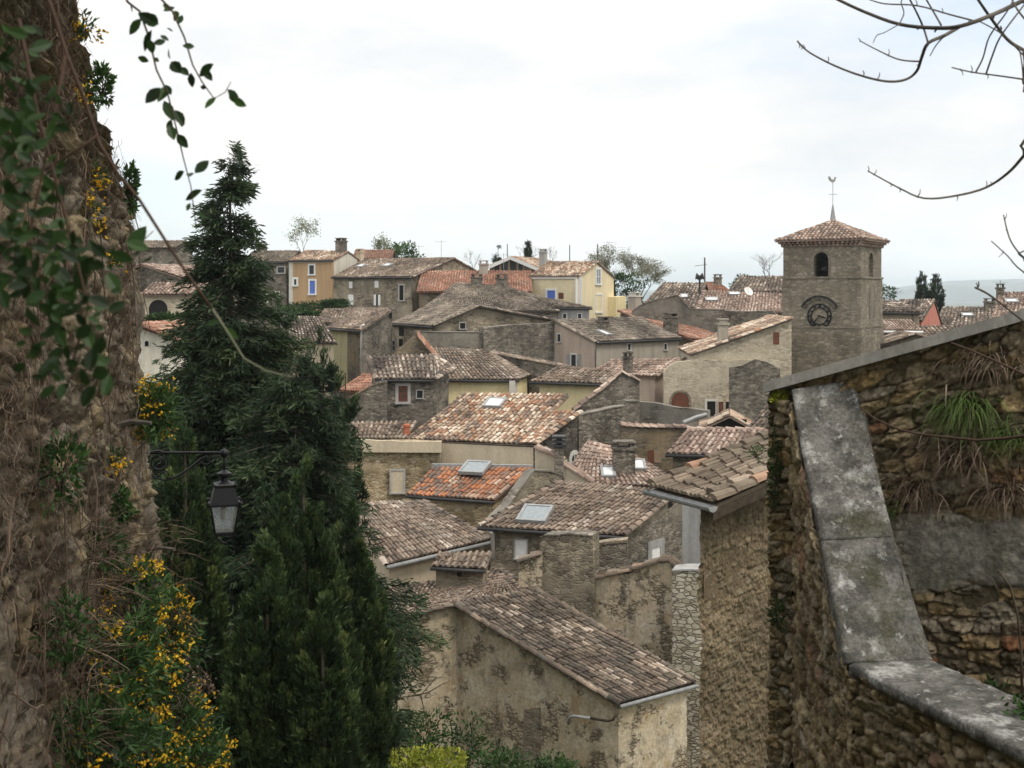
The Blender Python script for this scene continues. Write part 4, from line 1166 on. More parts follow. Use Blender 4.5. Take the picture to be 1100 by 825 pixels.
    def pt(r, a, h): return c + e * (math.sin(a) * r) + z * (math.cos(a) * r) + nn * h
    def annulus(mb, r0, r1, h0, h1, a0=0, a1=2 * math.pi, K=48):
        for i in range(K):
            x0, x1 = a0 + (a1 - a0) * i / K, a0 + (a1 - a0) * (i + 1) / K
            mb.poly_prism([pt(r0, x0, h1), pt(r0, x1, h1), pt(r1, x1, h1), pt(r1, x0, h1)], -nn * (h1 - h0))
    annulus(ck, .76, .84, .0, .07); annulus(ck, .53, .59, .0, .07)
    dial = ck.build('clock_dial', 'iron', o)
    # Roman numerals cut as thin dark strokes between the rings
    rom = ['XII', 'I', 'II', 'III', 'IIII', 'V', 'VI', 'VII', 'VIII', 'IX', 'X', 'XI']
    nb = MB()
    for i, s_ in enumerate(rom):
        a = i * math.pi / 6; u = e * math.cos(a) - z * math.sin(a); v = e * math.sin(a) + z * math.cos(a); pc = c + v * .675 + nn * .04
        wd = {'I': .05, 'V': .1, 'X': .1}; tot = sum(wd[ch] for ch in s_); x = -tot / 2
        for ch in s_:
            p = pc + u * (x + wd[ch] / 2)
            if ch == 'I': nb.box(p, u * .016, nn * .02, v * .095)
            elif ch == 'V':
                for k2 in (-1, 1): nb.box(p + u * (k2 * .022), (u * .016), nn * (.02 + .001 * k2), (v * .095 + u * (k2 * .022)))
            else:
                for k2 in (-1, 1): nb.box(p, u * .016, nn * (.02 + .001 * k2), v * .095 + u * (k2 * .035))
            x += wd[ch]
    nb.build('numerals', 'iron', dial)
    for ang, L, wd, nm in ((R(107), .5, .035, 'hour_hand'), (R(222), .78, .03, 'minute_hand')):
        hb = MB(); v = e * math.sin(ang) + z * math.cos(ang); u = e * math.cos(ang) - z * math.sin(ang)
        hb.poly_prism([c + nn * (.1) + q for q in (-v * .12 - u * wd, -v * .12 + u * wd, v * (L * .7) + u * wd * 1.3, v * L, v * (L * .7) - u * wd * 1.3)], -nn * .025)
        hb.build(nm, 'iron', dial)
    hb = MB(); annulus(hb, 1.1, 1.32, .0, .12, -R(62), R(62), 22); hb.build('clock_hood', 'dark_stone', o)
    hb = MB(); annulus(hb, 1.32, 1.38, .0, .2, -R(63), R(63), 22); hb.build('hood_tiles', 'iron', o)
    # blind arch low on the front
    d = V(((878 - CX) / F, 1, 0)); base = ctr - n * (hw + .13); base.z = 0; c = d * (n.dot(base) / n.dot(d)); c.z = (HZ - 396) / F * c.y
    wall_opening(o, c, e, -n, 1.3, 1.5, 'tower_stone', None, 'blind_arch', True, 0, .1, False)
tower()
# ================================================================== ground and hills
def ground():
    ys = np.concatenate([np.linspace(-40, 2, 14), np.linspace(3, 150, 110), np.geomspace(155, 16000, 50)])
    xs = np.concatenate([-np.geomspace(9000, 62, 24), np.linspace(-60, 60, 70), np.geomspace(62, 9000, 24)])
    X, Y = np.meshgrid(xs, ys)
    Z = terr(X, Y) + np.where((Y > 5) & (Y < 400), fbm(X * .12, Y * .12, 3, 2) * .5, 0)
    v = np.stack([X, Y, Z], -1).reshape(-1, 3); nx = len(xs); ny = len(ys)
    i = np.arange(ny - 1)[:, None] * nx + np.arange(nx - 1)[None]
    f = np.stack([i, i + 1, i + nx + 1, i + nx], -1).reshape(-1, 4)
    m = MB(); m.add(v, f); t = NT('ground'); c = t.coords(rnd=False)
    col = t.mix(t.ramp(t.noise(c, .5, 6., .7), [(.4, 0.), (.6, 1.)]), (.05, .065, .025), (.11, .09, .06))
    col = t.mix(t.ramp(t.noise(c, .002, 5., .6), [(.4, 0.), (.6, .6)]), col, (.08, .1, .05))
    MATS['ground'] = t.done(col)
    o = m.build('ground', 'ground', loc=(0, 0, 0), smooth=True); tag(o, kind='structure')
ground()


def hills():
    t = NT('hill'); c = t.coords(rnd=False)
    MATS['hill'] = t.done(t.mix(t.ramp(t.noise(c, .004, 6.), [(.4, 0.), (.6, 1.)]), (.04, .05, .038), (.085, .085, .065)))
    m = MB()
    for Y0, prof, dp in ((6500, [(-4000, 30), (-1500, 60), (200, 10), (1500, 0), (1950, 6), (2150, 30), (2330, 52), (2480, 40), (2620, 50), (2760, 62), (3200, 50), (4500, 20)], 900),
                         (8200, [(-6000, 60), (-2000, 40), (600, 20), (1900, 30), (2300, 50), (2600, 45), (3000, 92), (3500, 105), (4200, 95), (6000, 70)], 1200)):
        xs = np.linspace(prof[0][0], prof[-1][0], 160)
        h = np.interp(xs, [p[0] for p in prof], [p[1] for p in prof]) + 45
        h = h + fbm(xs * .004, xs * 0, 4, 5) * 8
        vs = []
        k = 9
        for j in range(k):
            s = j / (k - 1)
            z = h * np.sin(s * math.pi) ** 1.3 - 50 + (fbm(xs * .006, xs * 0 + j, 3, 6) * 10 if 0 < j < k - 1 and j != k // 2 else 0)
            vs.append(np.stack([xs, np.full_like(xs, Y0 + dp * (s - .5)), z], -1))
        v = np.concatenate(vs); n = len(xs); i = np.arange(k - 1)[:, None] * n + np.arange(n - 1)[None]
        m.add(v, np.stack([i, i + 1, i + n + 1, i + n], -1).reshape(-1, 4))
    tag(m.build('hills', 'hill', loc=(0, 0, 0), smooth=True), kind='structure')
hills()


# ================================================================== near masonry as modelled stone surfaces
def field(name, Sf, N, nu, nv, lu, lv, sw, sh, depth, seed, mat, parent, rough=.02, plaster=None, lump=0., wob=.25, close=None, ridge=0., flat=.15):
    U, Vv = np.meshgrid(np.linspace(0, 1, nu), np.linspace(0, 1, nv))
    pos = Sf(U, Vv); x = U * lu; y = Vv * lv
    xw = x + fbm(x * 2.1, y * 2.1, 3, seed) * sw * wob * 1.5; yw = y + fbm(x * 1.3, y * 2.3, 3, seed + 5) * sh * wob * 2.2
    r = np.random.default_rng(seed); T = r.random((512, 512, 6))
    row = np.floor(yw / sh).astype(int); F1 = np.full(x.shape, 9.); F2 = F1.copy(); idv = np.zeros(x.shape); tx = idv.copy(); ty = idv.copy(); hh = idv.copy()
    for dr in (-1, 0, 1):
        rr = row + dr; off = T[rr % 512, 0, 0]
        wr_ = sw * (.75 + .6 * T[rr % 512, 1, 0])
        cb = np.floor(xw / wr_ + off).astype(int)
        for dc in (-1, 0, 1):
            cc = cb + dc; k = T[rr % 512, cc % 512]
            cx = (cc + .5 + (k[..., 1] - .5) * .7 - off) * wr_; cy = (rr + .5 + (k[..., 2] - .5) * .6) * sh
            dx = (xw - cx) / wr_; dy = (yw - cy) / sh
            d = (np.abs(dx) ** 3.4 + np.abs(dy) ** 3.4) ** (1 / 3.4) * (.72 + .6 * k[..., 5])
            n1 = d < F1
            F2 = np.where(n1, F1, np.minimum(F2, d)); F1 = np.where(n1, d, F1)
            idv = np.where(n1, k[..., 0], idv); tx = np.where(n1, dx * (k[..., 3] - .5), tx); ty = np.where(n1, dy * (k[..., 4] - .5), ty); hh = np.where(n1, k[..., 3], hh)
    e = F2 - F1 + fbm(x * 17, y * 17, 3, seed + 8) * .085 + fbm(x * 45, y * 45, 2, seed + 9) * .05
    b = sst(.0, flat, e) * .75 + .25 * sst(.0, .5, e)
    h = b * depth * (.45 + .75 * hh) + (tx + ty) * depth * 1.5 * b + fbm(x * 9, y * 9, 4, seed + 2) * rough + (np.abs(fbm(x * 12, y * 16, 4, seed + 12)) - .15) * rough * 1.2 - depth * .35 * (1 - b) * vn(x * 5, y * 5, seed + 13)
    joint = 1 - sst(.01, .12, e); pl = np.zeros_like(h)
    if plaster is not None:
        pl = plaster(U, Vv, x, y); h = h * (1 - pl) + pl * (depth * .95 + fbm(x * 3, y * 3, 5, seed + 3) * rough * 1.3); joint = joint * (1 - pl)
    if ridge: h = h - np.abs(fbm(x * 1.1, y * .35, 4, seed + 21)) * ridge + np.abs(fbm(x * 3.3, y * 2.2, 4, seed + 22)) * ridge * .35
    if lump: h = h + fbm(x * .7, y * .7, 3, seed + 4) * lump
    Na = np.asarray(N(U, Vv) if callable(N) else N, float)
    pos = pos + (Na if Na.ndim == 3 else Na[None, None]) * h[..., None]
    i = np.arange(nv - 1)[:, None] * nu + np.arange(nu - 1)[None]
    f = np.stack([i, i + 1, i + nu + 1, i + nu], -1).reshape(-1, 4)
    me = bpy.data.meshes.new(name); o = bpy.data.objects.new(name, me); link(o, parent)
    me.from_pydata((pos.reshape(-1, 3) - np.array(ORG[o.name])).tolist(), [], f.tolist())
    for nm, a in (('stone', idv), ('joint', joint), ('plaster', pl)):
        at = me.attributes.new(nm, 'FLOAT', 'POINT'); at.data.foreach_set('value', a.reshape(-1).astype(np.float32))
    me.polygons.foreach_set('use_smooth', np.ones(len(me.polygons), bool)); me.materials.append(M(mat)); me.update()
    return o


def quadS(p00, p10, top):
    """vertical-ish sheet: p00,p10 bottom line (xy), z from bottom to top(u)"""
    a = np.array(p00, float); b = np.array(p10, float)
    def S(U, Vv):
        xy = a[None, None] * (1 - U[..., None]) + b[None, None] * U[..., None]
        z = xy[..., 2] * (1 - Vv) + top(U) * Vv
        return np.stack([xy[..., 0], xy[..., 1], z], -1)
    return S


def nrm(a, b):
    t = V((b[0] - a[0], b[1] - a[1], 0)).normalized(); return (t.y, -t.x, 0)


# ---- retaining wall on the right
RW = empty('retaining_wall', (2.6, 9.1, -4.6), 'dark mossy rubble retaining wall with thin sloping coping, grass tufts and grey mortar patch', 'wall')
La, Rb = (2.05, 9.6), (3.97, 8.2)
Rc = (5.9, 6.8)
topz = lambda U: -.78 + .73 * U * 2.0
def mortar(U, Vv, x, y):
    px = CX + F * (La[0] + (Rc[0] - La[0]) * U) / (La[1] + (Rc[1] - La[1]) * U)
    z = -4.6 + (topz(U) + 4.6) * Vv; py = HZ - F * z / (La[1] + (Rc[1] - La[1]) * U)
    w = fbm(x * 2.4, y * 2.4, 4, 3)
    return sst(955, 985, px + w * 22) * sst(545, 580, py + w * 30) * (1 - sst(628, 640, py + w * 26))
field('masonry', quadS((*La, -4.6), (*Rc, -4.6), topz), nrm(La, Rc), 620, 520, 4.75, 4.4, .26, .105, .05, 11, 'near_wall', RW, .05, mortar, .09, flat=.09)
m = MB(); nW = V(nrm(La, Rc)); tW = V((-nW.y, nW.x, 0))
cut = 5
for i in range(cut):
    u0, u1 = i / cut, (i + 1) / cut - .0004
    f = lambda u: V((La[0] + (Rc[0] - La[0]) * u, La[1] + (Rc[1] - La[1]) * u, float(topz(u)) + random.uniform(-.002, .002)))
    a, b = f(u0), f(u1); h_ = V((0, 0, .08))
    m.poly_prism([a + nW * .14, b + nW * .14, b + nW * .14 + h_, a + nW * .14 + h_], -nW * .72)
m.build('coping', 'pale_grey_render', RW)
# body behind the stone face
m = MB(); m.poly_prism([V((*La, -9)), V((*Rc, -9)), V((*Rc, float(topz(1)) - .02)), V((*La, float(topz(0)) - .02))], -nW * .5); m.build('core', 'near_wall', RW)

# ---- ramped parapet in front of it
PW = empty('parapet_wall', (2.2, 8., -8.), 'rubble parapet with lichened grey coping that climbs steeply to the retaining wall', 'wall')
Ff, Nn = (2.2, 9.33), (2.285, 7.98)
rows = [(418, 850, 920, 9.32, 9.2), (470, 859, 934, 9.08, 9.0), (520, 869, 946, 8.85, 8.8), (580, 882, 961, 8.55, 8.52), (640, 894, 980, 8.27, 8.28), (685, 904, 995, 8.07, 8.1), (712, 910, 1003, 7.96, 8.04)]
tp = [(P(l, y, a), P(r, y - (10 if i == 0 else 3), b)) for i, (y, l, r, a, b) in enumerate(rows)]
def slabs(m, pr, th, seg=1, gap=.0):
    for i in range(len(pr) - 1):
        (a, b), (c, d) = pr[i], pr[i + 1]
        n = (b - a).cross(c - a).normalized()
        if n.z < 0: n = -n
        m.poly_prism([a, c, d, b], -n * th)
def grid_slab(name, pr, th, parent, nu=26, nv=14, seed=1, bev=.012):
    """coping stone surface: finely divided top with worn edges, sides and underside"""
    lens = [0]
    for (a, b), (c, d) in zip(pr, pr[1:]): lens.append(lens[-1] + ((a + b) / 2 - (c + d) / 2).length)
    T = np.linspace(0, lens[-1], nv * len(pr)); vs = []
    A = np.array([p[0] for p in pr]); B = np.array([p[1] for p in pr])
    LA = np.stack([np.interp(T, lens, A[:, k]) for k in range(3)], -1); LB = np.stack([np.interp(T, lens, B[:, k]) for k in range(3)], -1)
    U = np.linspace(0, 1, nu)
    G = LA[:, None] * (1 - U[None, :, None]) + LB[:, None] * U[None, :, None]
    du = LB - LA; dt = np.gradient((LA + LB) / 2, axis=0); Nn_ = np.cross(du, dt); Nn_ /= np.linalg.norm(Nn_, axis=1, keepdims=True)
    Nn_[Nn_[:, 2] < 0] *= -1
    tt = np.broadcast_to(T[:, None], (len(T), nu)); uu = np.broadcast_to(U[None], (len(T), nu)) * .6
    h = fbm(tt * 4, uu * 4, 5, seed) * .014 + fbm(tt * 30, uu * 30, 3, seed + 1) * .004
    ed = np.minimum(U, 1 - U)[None] * .6; h = h - bev * 1.6 * (1 - sst(0, .035, ed + fbm(tt * 9, uu * 9, 3, seed + 2) * .02))
    G = G + Nn_[:, None] * h[..., None]
    dn = -Nn_[:, None] * th
    full = np.concatenate([G[:, :1] + dn, G[:, :1] + dn * .5 + 0, G, G[:, -1:] + dn * .5, G[:, -1:] + dn], 1); k = full.shape[1]
    i = np.arange(len(T) - 1)[:, None] * k + np.arange(k - 1)[None]
    m = MB(); m.add(full.reshape(-1, 3), np.stack([i, i + 1, i + k + 1, i + k], -1).reshape(-1, 4))
    n = len(T); m.f.append(list(range(k))[::-1]); m.t.append(np.array([.5])); m.f.append([(n - 1) * k + j for j in range(k)]); m.t.append(np.array([.5]))
    m.f.extend([[r * k, (r + 1) * k, (r + 1) * k + k - 1, r * k + k - 1] for r in range(n - 1)]); m.t.append(np.full(n - 1, .5))
    return m.build(name, 'coping', parent, smooth=True)
for a_, b_ in ((0, 3), (2, 5), (4, 7)):
    pass
grid_slab('ramp_coping', tp[:4], .13, PW, seed=4); grid_slab('ramp_coping', tp[3:], .13, PW, seed=9)
ol = [V((2.215, 7.95, -2.432)), V((2.47, 7.2, -2.432)), V((2.73, 6.45, -2.432)), V((3.05, 5.5, -2.435)), V((3.4, 4.6, -2.44))]
ir = [V((2.8, 8.03, -2.43)), V((2.93, 7.65, -2.43)), V((3.1, 7.2, -2.43)), V((3.5, 6.1, -2.43)), V((3.95, 5.0, -2.43))]
grid_slab('level_coping', list(zip(ol, ir)), .065, PW, seed=14)
# rubble faces
ztop = lambda U: np.interp(Ff[1] + (Nn[1] - Ff[1]) * U, [7.96, 8.07, 8.27, 8.55, 8.85, 9.08, 9.32, 9.7], [p[0].z - .1 for p in tp[::-1]] + [-.8])
field('masonry', quadS((*Ff, -7.5), (*Nn, -7.5), ztop), nrm(Ff, Nn), 330, 620, 1.6, 6.4, .19, .09, .05, 21, 'near_rubble', PW, .045, None, .06, flat=.1)
field('end_masonry', quadS((2.075, 9.64, -7.5), (2.2, 9.335, -7.5), lambda U: -.83 + 0 * U), nrm((2.075, 9.64), (2.2, 9.33)), 90, 560, .4, 6.6, .16, .1, .05, 22, 'near_wall', PW, .03, None, .04)
zl = lambda U: -2.475 + 0 * U
Ne = (3.45, 4.65)
field('masonry', quadS((Nn[0], Nn[1], -7.5), (*Ne, -7.5), zl), nrm(Nn, Ne), 420, 420, 3.6, 5., .15, .09, .05, 31, 'near_rubble', PW, .045, None, .07, flat=.1)
# mossy far end of the wall, facing the town
m = MB(); m.poly_prism([V((2.26, 9.33, -9)), V((2.36, 7.98, -9)), V((3.5, 4.7, -9)), V((3.9, 5.0, -9)), V((2.9, 8.0, -9)), V((2.75, 9.2, -9))], (0, 0, 6.3)); m.build('core', 'near_rubble', PW)
ME = MB()
# inner side of the ramp
sd_ = [p[1] for p in tp]
for a, b in zip(sd_, sd_[1:]):
    ME.add([a - V((0, 0, .1)), b - V((0, 0, .1)), V((b.x, b.y, -4)), V((a.x, a.y, -4))], [(0, 1, 2, 3)])
a_, b_ = tp[0]
ME.build('inner_face', 'near_rubble', PW)
m = MB(); m.poly_prism([V((2.1, 9.62, -7)), V((2.23, 9.34, -7)), V((2.23, 9.34, -.86)), V((2.1, 9.62, -.86))], (.5, .2, 0)); m.build('end_pier', 'near_rubble', PW)

# ---- brown building with the mossy roof
A_ = V((3.35, 20., -3.5)); B_ = V((2.49, 21.6, -3.37)); dv = V((.87, .5, .3))
A_ = P(766, 541, 20.); B_ = P(700, 517.5, 21.6); B_.z = A_.z
Dq = A_ + V((.87, .5, .27)) * 2.6; Cq = B_ + V((.87, .5, .27)) * 4.2
c0 = V((3.2, 20.35)); 
BH = empty('stone_building', (4.2, 21., -15.5), 'brown rubble building with mossy overhanging tiled roof beside the parapet wall', 'house')
rb = MB(); q = [B_, A_, Dq, Cq]
tile_quad(rb, q, .18, .3, 3, .05); nq = polyn(q) * .12
rb.add([p - nq for p in q], [(3, 2, 1, 0)], .2); rb.add([p - nq * .3 for p in q], [(0, 1, 2, 3)], .1)
for i in range(4): rb.add([q[i] - nq, q[(i + 1) % 4] - nq, q[(i + 1) % 4] - nq * .3, q[i] - nq * .3], [(0, 1, 2, 3)], .2)
tile_row(rb, A_ + V((0, .02, .05)), Dq + V((0, .02, .05)), .12, .4); tile_row(rb, A_ + V((.0, .22, .1)), Dq + V((0, .22, .1)), .12, .4); tile_row(rb, B_ + V((0, 0, .05)), Cq + V((0, 0, .05)), .12, .4)
rb.build('roof', 'mossy_tile', BH)
gm = MB(); gd = (A_ - B_).normalized(); go = V((gd.y, -gd.x, 0)) * .09
vs = []
for p in (B_ - gd * .05, A_ + gd * .12):
    for k in range(9):
        an = math.pi + math.pi * k / 8; vs.append(p + go + V((0, 0, -.03)) + go.normalized() * (math.cos(an) * .085) + V((0, 0, math.sin(an) * .085)))
gm.add(vs, [(k, k + 1, k + 10, k + 9) for k in range(8)] + [tuple(range(8, -1, -1)), tuple(range(9, 18))])
go_ = gm.build('gutter', 'zinc', BH)
mod = go_.modifiers.new('thick', 'SOLIDIFY'); mod.thickness = .008
fd = (Dq - A_).normalized(); m = MB(); m.poly_prism([A_ + V((0, -.01, -.28)), Dq + V((0, -.01, -.28)), Dq + V((0, -.01, -.1)), A_ + V((0, -.01, -.1))], (-.03, .05, 0)); m.build('bargeboard', 'bark', BH)
w0 = (3.17, 20.42); w1 = (w0[0] + .87 * 2.6, w0[1] + .5 * 2.6)
wt = lambda U: A_.z - .16 + .27 * 2.6 * U + 0 * U
field('wall', quadS((*w0, -15.5), (*w1, -15.5), wt), nrm(w0, w1), 330, 560, 3., 12., .2, .11, .017, 41, 'near_brown', BH, .05, None, .1)
m = MB(); w2 = (w1[0] - .5 + .3, w1[1] + 2.2); w3 = (w0[0] + .5, w0[1] + 1.9)
m.poly_prism([V((*w0, -15.5)) + V((.08, .08, 0)), V((*w1, -15.5)) + V((0, .1, 0)), V((*w2, -15.5)), V((*w3, -15.5))], (0, 0, 15.5 + A_.z - .2)); m.build('side_wall', 'near_brown', BH)

# ================================================================== the ruined wall on the left
CW = empty('ruined_wall', (-3.6, 9, -12), 'high ruined wall on the left, overgrown with dry vines and yellow flowers', 'wall')
kx, bx = .1662, -1.9235
def cliff_at(px, py):
    k = (px - CX) / F; Y = bx / (k + kx); return V((k * Y, Y, (HZ - py) / F * Y))
def endY(z): return np.interp(z, [-12, -6, -3, -1.5, 0, .9, 1.3, 2.05, 2.6, 4, 7], [14.6, 14.5, 14.3, 13.9, 13.55, 13.3, 12.4, 10.3, 9.2, 7.7, 6.2])
def cliffS(U, Vv):
    z = -12 + 19 * Vv; ye = endY(z); u = U / .86
    Y = 1.2 + (ye - 1.2) * np.minimum(u, 1); X = bx - kx * Y
    k = np.clip((u - 1) / (1 / .86 - 1), 0, 1); X = X - k * 2.6; Y = Y + .45 * np.sin(k * math.pi * .5)
    return np.stack([X, Y, z], -1)
def cliffN(U, Vv):
    k = np.clip((U - .82) / .06, 0, 1)[..., None]
    a = np.array([.986, -.164, 0]); b = np.array([.1, .99, 0]); n = a * (1 - k) + b * k
    return n / np.linalg.norm(n, axis=-1, keepdims=True)
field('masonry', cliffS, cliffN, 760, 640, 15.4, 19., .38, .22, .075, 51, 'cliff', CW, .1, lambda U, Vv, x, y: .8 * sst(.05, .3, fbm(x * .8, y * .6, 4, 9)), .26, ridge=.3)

def nearS(U, Vv):
    Y = -6 + 8.1 * U; return np.stack([bx - kx * Y, Y, -9 + 16 * Vv], -1)
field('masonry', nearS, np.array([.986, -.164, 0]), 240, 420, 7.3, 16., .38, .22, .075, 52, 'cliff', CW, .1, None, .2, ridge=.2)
for y0, y1, zt_ in ((-6, 8, 3.6), (8, 10, 2.2), (10, 12.2, 1.1), (12.2, 13.3, .3)):
    m = MB(); m.poly_prism([V((bx - kx * y0 - .45, y0, -12)), V((bx - kx * y1 - .45, y1, -12)), V((bx - kx * y1 - 2.6, y1, -12)), V((bx - kx * y0 - 2.6, y0, -12))], (0, 0, 12 + zt_)); m.build('core', 'brown_wall', CW)

# ================================================================== vegetation
def conifer(name, label, X, Y, base, prof, nb, bl, W, per, mat, style='droop', seed=1, group=None, cat='tree', gaps=.25, split=1.):
    """prof: list of (py, radius in px at this depth) from the apex down"""
    r = np.random.default_rng(seed)
    z = [(HZ - py) / F * Y for py, _ in prof]; rad = [p / F * Y for _, p in prof]
    zt = z[0]; H_ = zt - base; o = empty(name, (X, Y, base), label, cat, group)
    tr = MB(); tr.tube([V((X, Y, base - .3)), V((X + .05, Y, base + H_ * .5)), V((X, Y, zt - H_ * .03))], max(.08, H_ * .016), .015, 7)
    fo = MB(); C = []; Dd = []; LL = []; TT = []
    zi = np.array(z[::-1]); ri = np.array(rad[::-1]); zlow = max(base + .4, z[-1]); up_ = style == 'up'
    zg = np.linspace(zlow, zt, 200); wg = np.interp(zg, zi, ri) ** 1.25 + .05 * max(rad); wg = np.cumsum(wg) / wg.sum()
    for i in range(nb):
        zz = float(np.interp(r.random(), wg, zg)); Rr = np.interp(zz, zi, ri); az = r.random() * 6.2832
        dx, dy = math.cos(az), math.sin(az); px_, py_ = -dy, dx
        if not up_:
            L = Rr * min(1.35, max(.4, r.normal(.86, .2))) + .08
            n = max(4, int(per * (.35 + L)))
            s = .12 + .9 * r.random(n) ** .75; lw = r.normal(0, .2, n) * L * (1.12 - s) + r.normal(0, .05, n)
            rise = r.uniform(-.05, .3)
            P0 = np.stack([X + dx * L * s + px_ * lw, Y + dy * L * s + py_ * lw, zz + rise * L * s - .38 * L * s ** 2.2 + .1 * L * s ** 6 - np.abs(lw) * .35 - r.random(n) ** 2 * .2 * min(L, 1.2)], -1)
            if L > .5:
                tr.tube([V((X, Y, zz)), V((X + dx * L * .5, Y + dy * L * .5, zz + rise * .5 * L - .09 * L)), V((X + dx * L * .93, Y + dy * L * .93, zz + rise * L - .28 * L))], .012 + .01 * L, .005, 3, cap=False)
            k = 7; nn = n * k; sg = np.repeat(np.sign(lw), k)
            Cc = np.repeat(P0, k, 0) + r.normal(size=(nn, 3)) * bl * .38
            D_ = np.stack([dx + px_ * sg * .7, dy + py_ * sg * .7, np.full(nn, -.35)], -1) + r.normal(size=(nn, 3)) * .55
            tone = .42 + .13 * r.normal() + np.repeat((s - .65) * .4, k)  # inner sprays toned darker and tips lighter, painted as if shaded and lit
        else:
            rr_ = Rr * (.45 + .6 * r.random() ** .5) * min(1.15, max(.7, r.normal(.95, .12))); hp = (.35 + .6 * r.random()) * (.3 + .45 * min(1.6, Rr)) + .12
            n = max(5, int(per * (.6 + hp))); s = r.random(n) ** .8
            wd = hp * .13 * (1 - s) + .012
            P0 = np.stack([X + dx * (rr_ + hp * .15 * s) + r.normal(size=n) * wd, Y + dy * (rr_ + hp * .15 * s) + r.normal(size=n) * wd, np.minimum(zz - hp * .75 + hp * s * 1.1, zt + .1)], -1)
            k = 6; nn = n * k
            Cc = np.repeat(P0, k, 0) + r.normal(size=(nn, 3)) * bl * .3
            D_ = np.stack([np.full(nn, dx * .45), np.full(nn, dy * .45), np.full(nn, 1.)], -1) + r.normal(size=(nn, 3)) * .38
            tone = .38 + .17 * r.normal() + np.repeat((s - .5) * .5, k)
        C.append(Cc); Dd.append(D_); LL.append(bl * (.55 + .9 * r.random(nn)))
        TT.append(np.clip(tone + r.normal(0, .1, nn), 0, 1))
    C = np.concatenate(C); Dd = np.concatenate(Dd); LL = np.concatenate(LL); TT = np.concatenate(TT)
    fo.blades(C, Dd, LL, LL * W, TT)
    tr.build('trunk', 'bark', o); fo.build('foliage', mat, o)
    return o

gz = lambda X, Y: float(terr(X, Y))
def tree_at(name, label, px, Y, prof, *a, **k):
    X = (px - CX) / F * Y; return conifer(name, label, X, Y, gz(X, Y) - .1, prof, *a, **k)
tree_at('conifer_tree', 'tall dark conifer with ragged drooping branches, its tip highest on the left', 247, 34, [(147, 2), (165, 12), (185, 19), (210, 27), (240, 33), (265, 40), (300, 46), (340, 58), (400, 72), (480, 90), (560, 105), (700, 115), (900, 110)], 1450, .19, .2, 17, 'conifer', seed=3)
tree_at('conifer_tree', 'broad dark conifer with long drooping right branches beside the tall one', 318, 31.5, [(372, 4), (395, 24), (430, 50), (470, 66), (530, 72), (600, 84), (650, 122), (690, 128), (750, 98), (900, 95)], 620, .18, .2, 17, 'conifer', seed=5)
for i, (px, py, Y, w_) in enumerate(((347, 352, 37, 11), (330, 343, 38, 10), (371, 384, 36, 11), (360, 398, 36.5, 10), (299, 322, 40, 10))):
    lab = ['slim pointed cypress rising between the conifer and the striped roof, tallest of the clump', 'slim cypress at the left of the pointed clump beside the conifer', 'slim cypress nearest the olive yellow house wall', 'short slim cypress between two others at the clump edge', 'narrow cypress tip in front of the garden hedge below the ochre house'][i]
    tree_at('cypress_tree', lab, px, Y, [(py, 1), (py + 20, w_ * .55), (py + 60, w_), (py + 140, w_ * 1.5), (py + 300, w_ * 1.9), (900, w_ * 2)], 230, .16, .2, 14, 'conifer', 'up', seed=20 + i, group='slim cypresses beside the conifer')
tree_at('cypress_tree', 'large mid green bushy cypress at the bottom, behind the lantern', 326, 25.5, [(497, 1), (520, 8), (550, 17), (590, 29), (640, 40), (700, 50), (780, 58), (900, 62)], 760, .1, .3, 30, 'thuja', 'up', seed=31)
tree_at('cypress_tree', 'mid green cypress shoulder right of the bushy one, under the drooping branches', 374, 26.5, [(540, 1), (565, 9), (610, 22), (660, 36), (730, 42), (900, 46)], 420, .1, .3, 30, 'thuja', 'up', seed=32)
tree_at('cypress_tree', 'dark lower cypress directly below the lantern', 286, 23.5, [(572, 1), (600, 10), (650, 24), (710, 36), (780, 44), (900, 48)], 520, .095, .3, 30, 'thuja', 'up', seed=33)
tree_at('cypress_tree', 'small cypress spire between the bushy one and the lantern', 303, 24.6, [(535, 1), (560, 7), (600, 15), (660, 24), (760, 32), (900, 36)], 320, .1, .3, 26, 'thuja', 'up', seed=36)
tree_at('cypress_tree', 'lowest cypress spire at the bottom, in front of the bushy one', 346, 23.2, [(640, 1), (665, 9), (700, 19), (760, 30), (900, 38)], 320, .1, .3, 26, 'thuja', 'up', seed=37)
tree_at('cypress_tree', 'narrow yellowish green cypress behind the lamp bracket', 199, 25, [(455, 1), (480, 8), (520, 16), (580, 27), (650, 36), (740, 44), (900, 48)], 460, .1, .3, 30, 'thuja', 'up', seed=34)
tree_at('conifer_tree', 'dark feathery conifer by the pale house left of the tall one', 172, 50, [(385, 1), (410, 8), (450, 15), (520, 22), (640, 28)], 200, .2, .22, 14, 'conifer', seed=35)


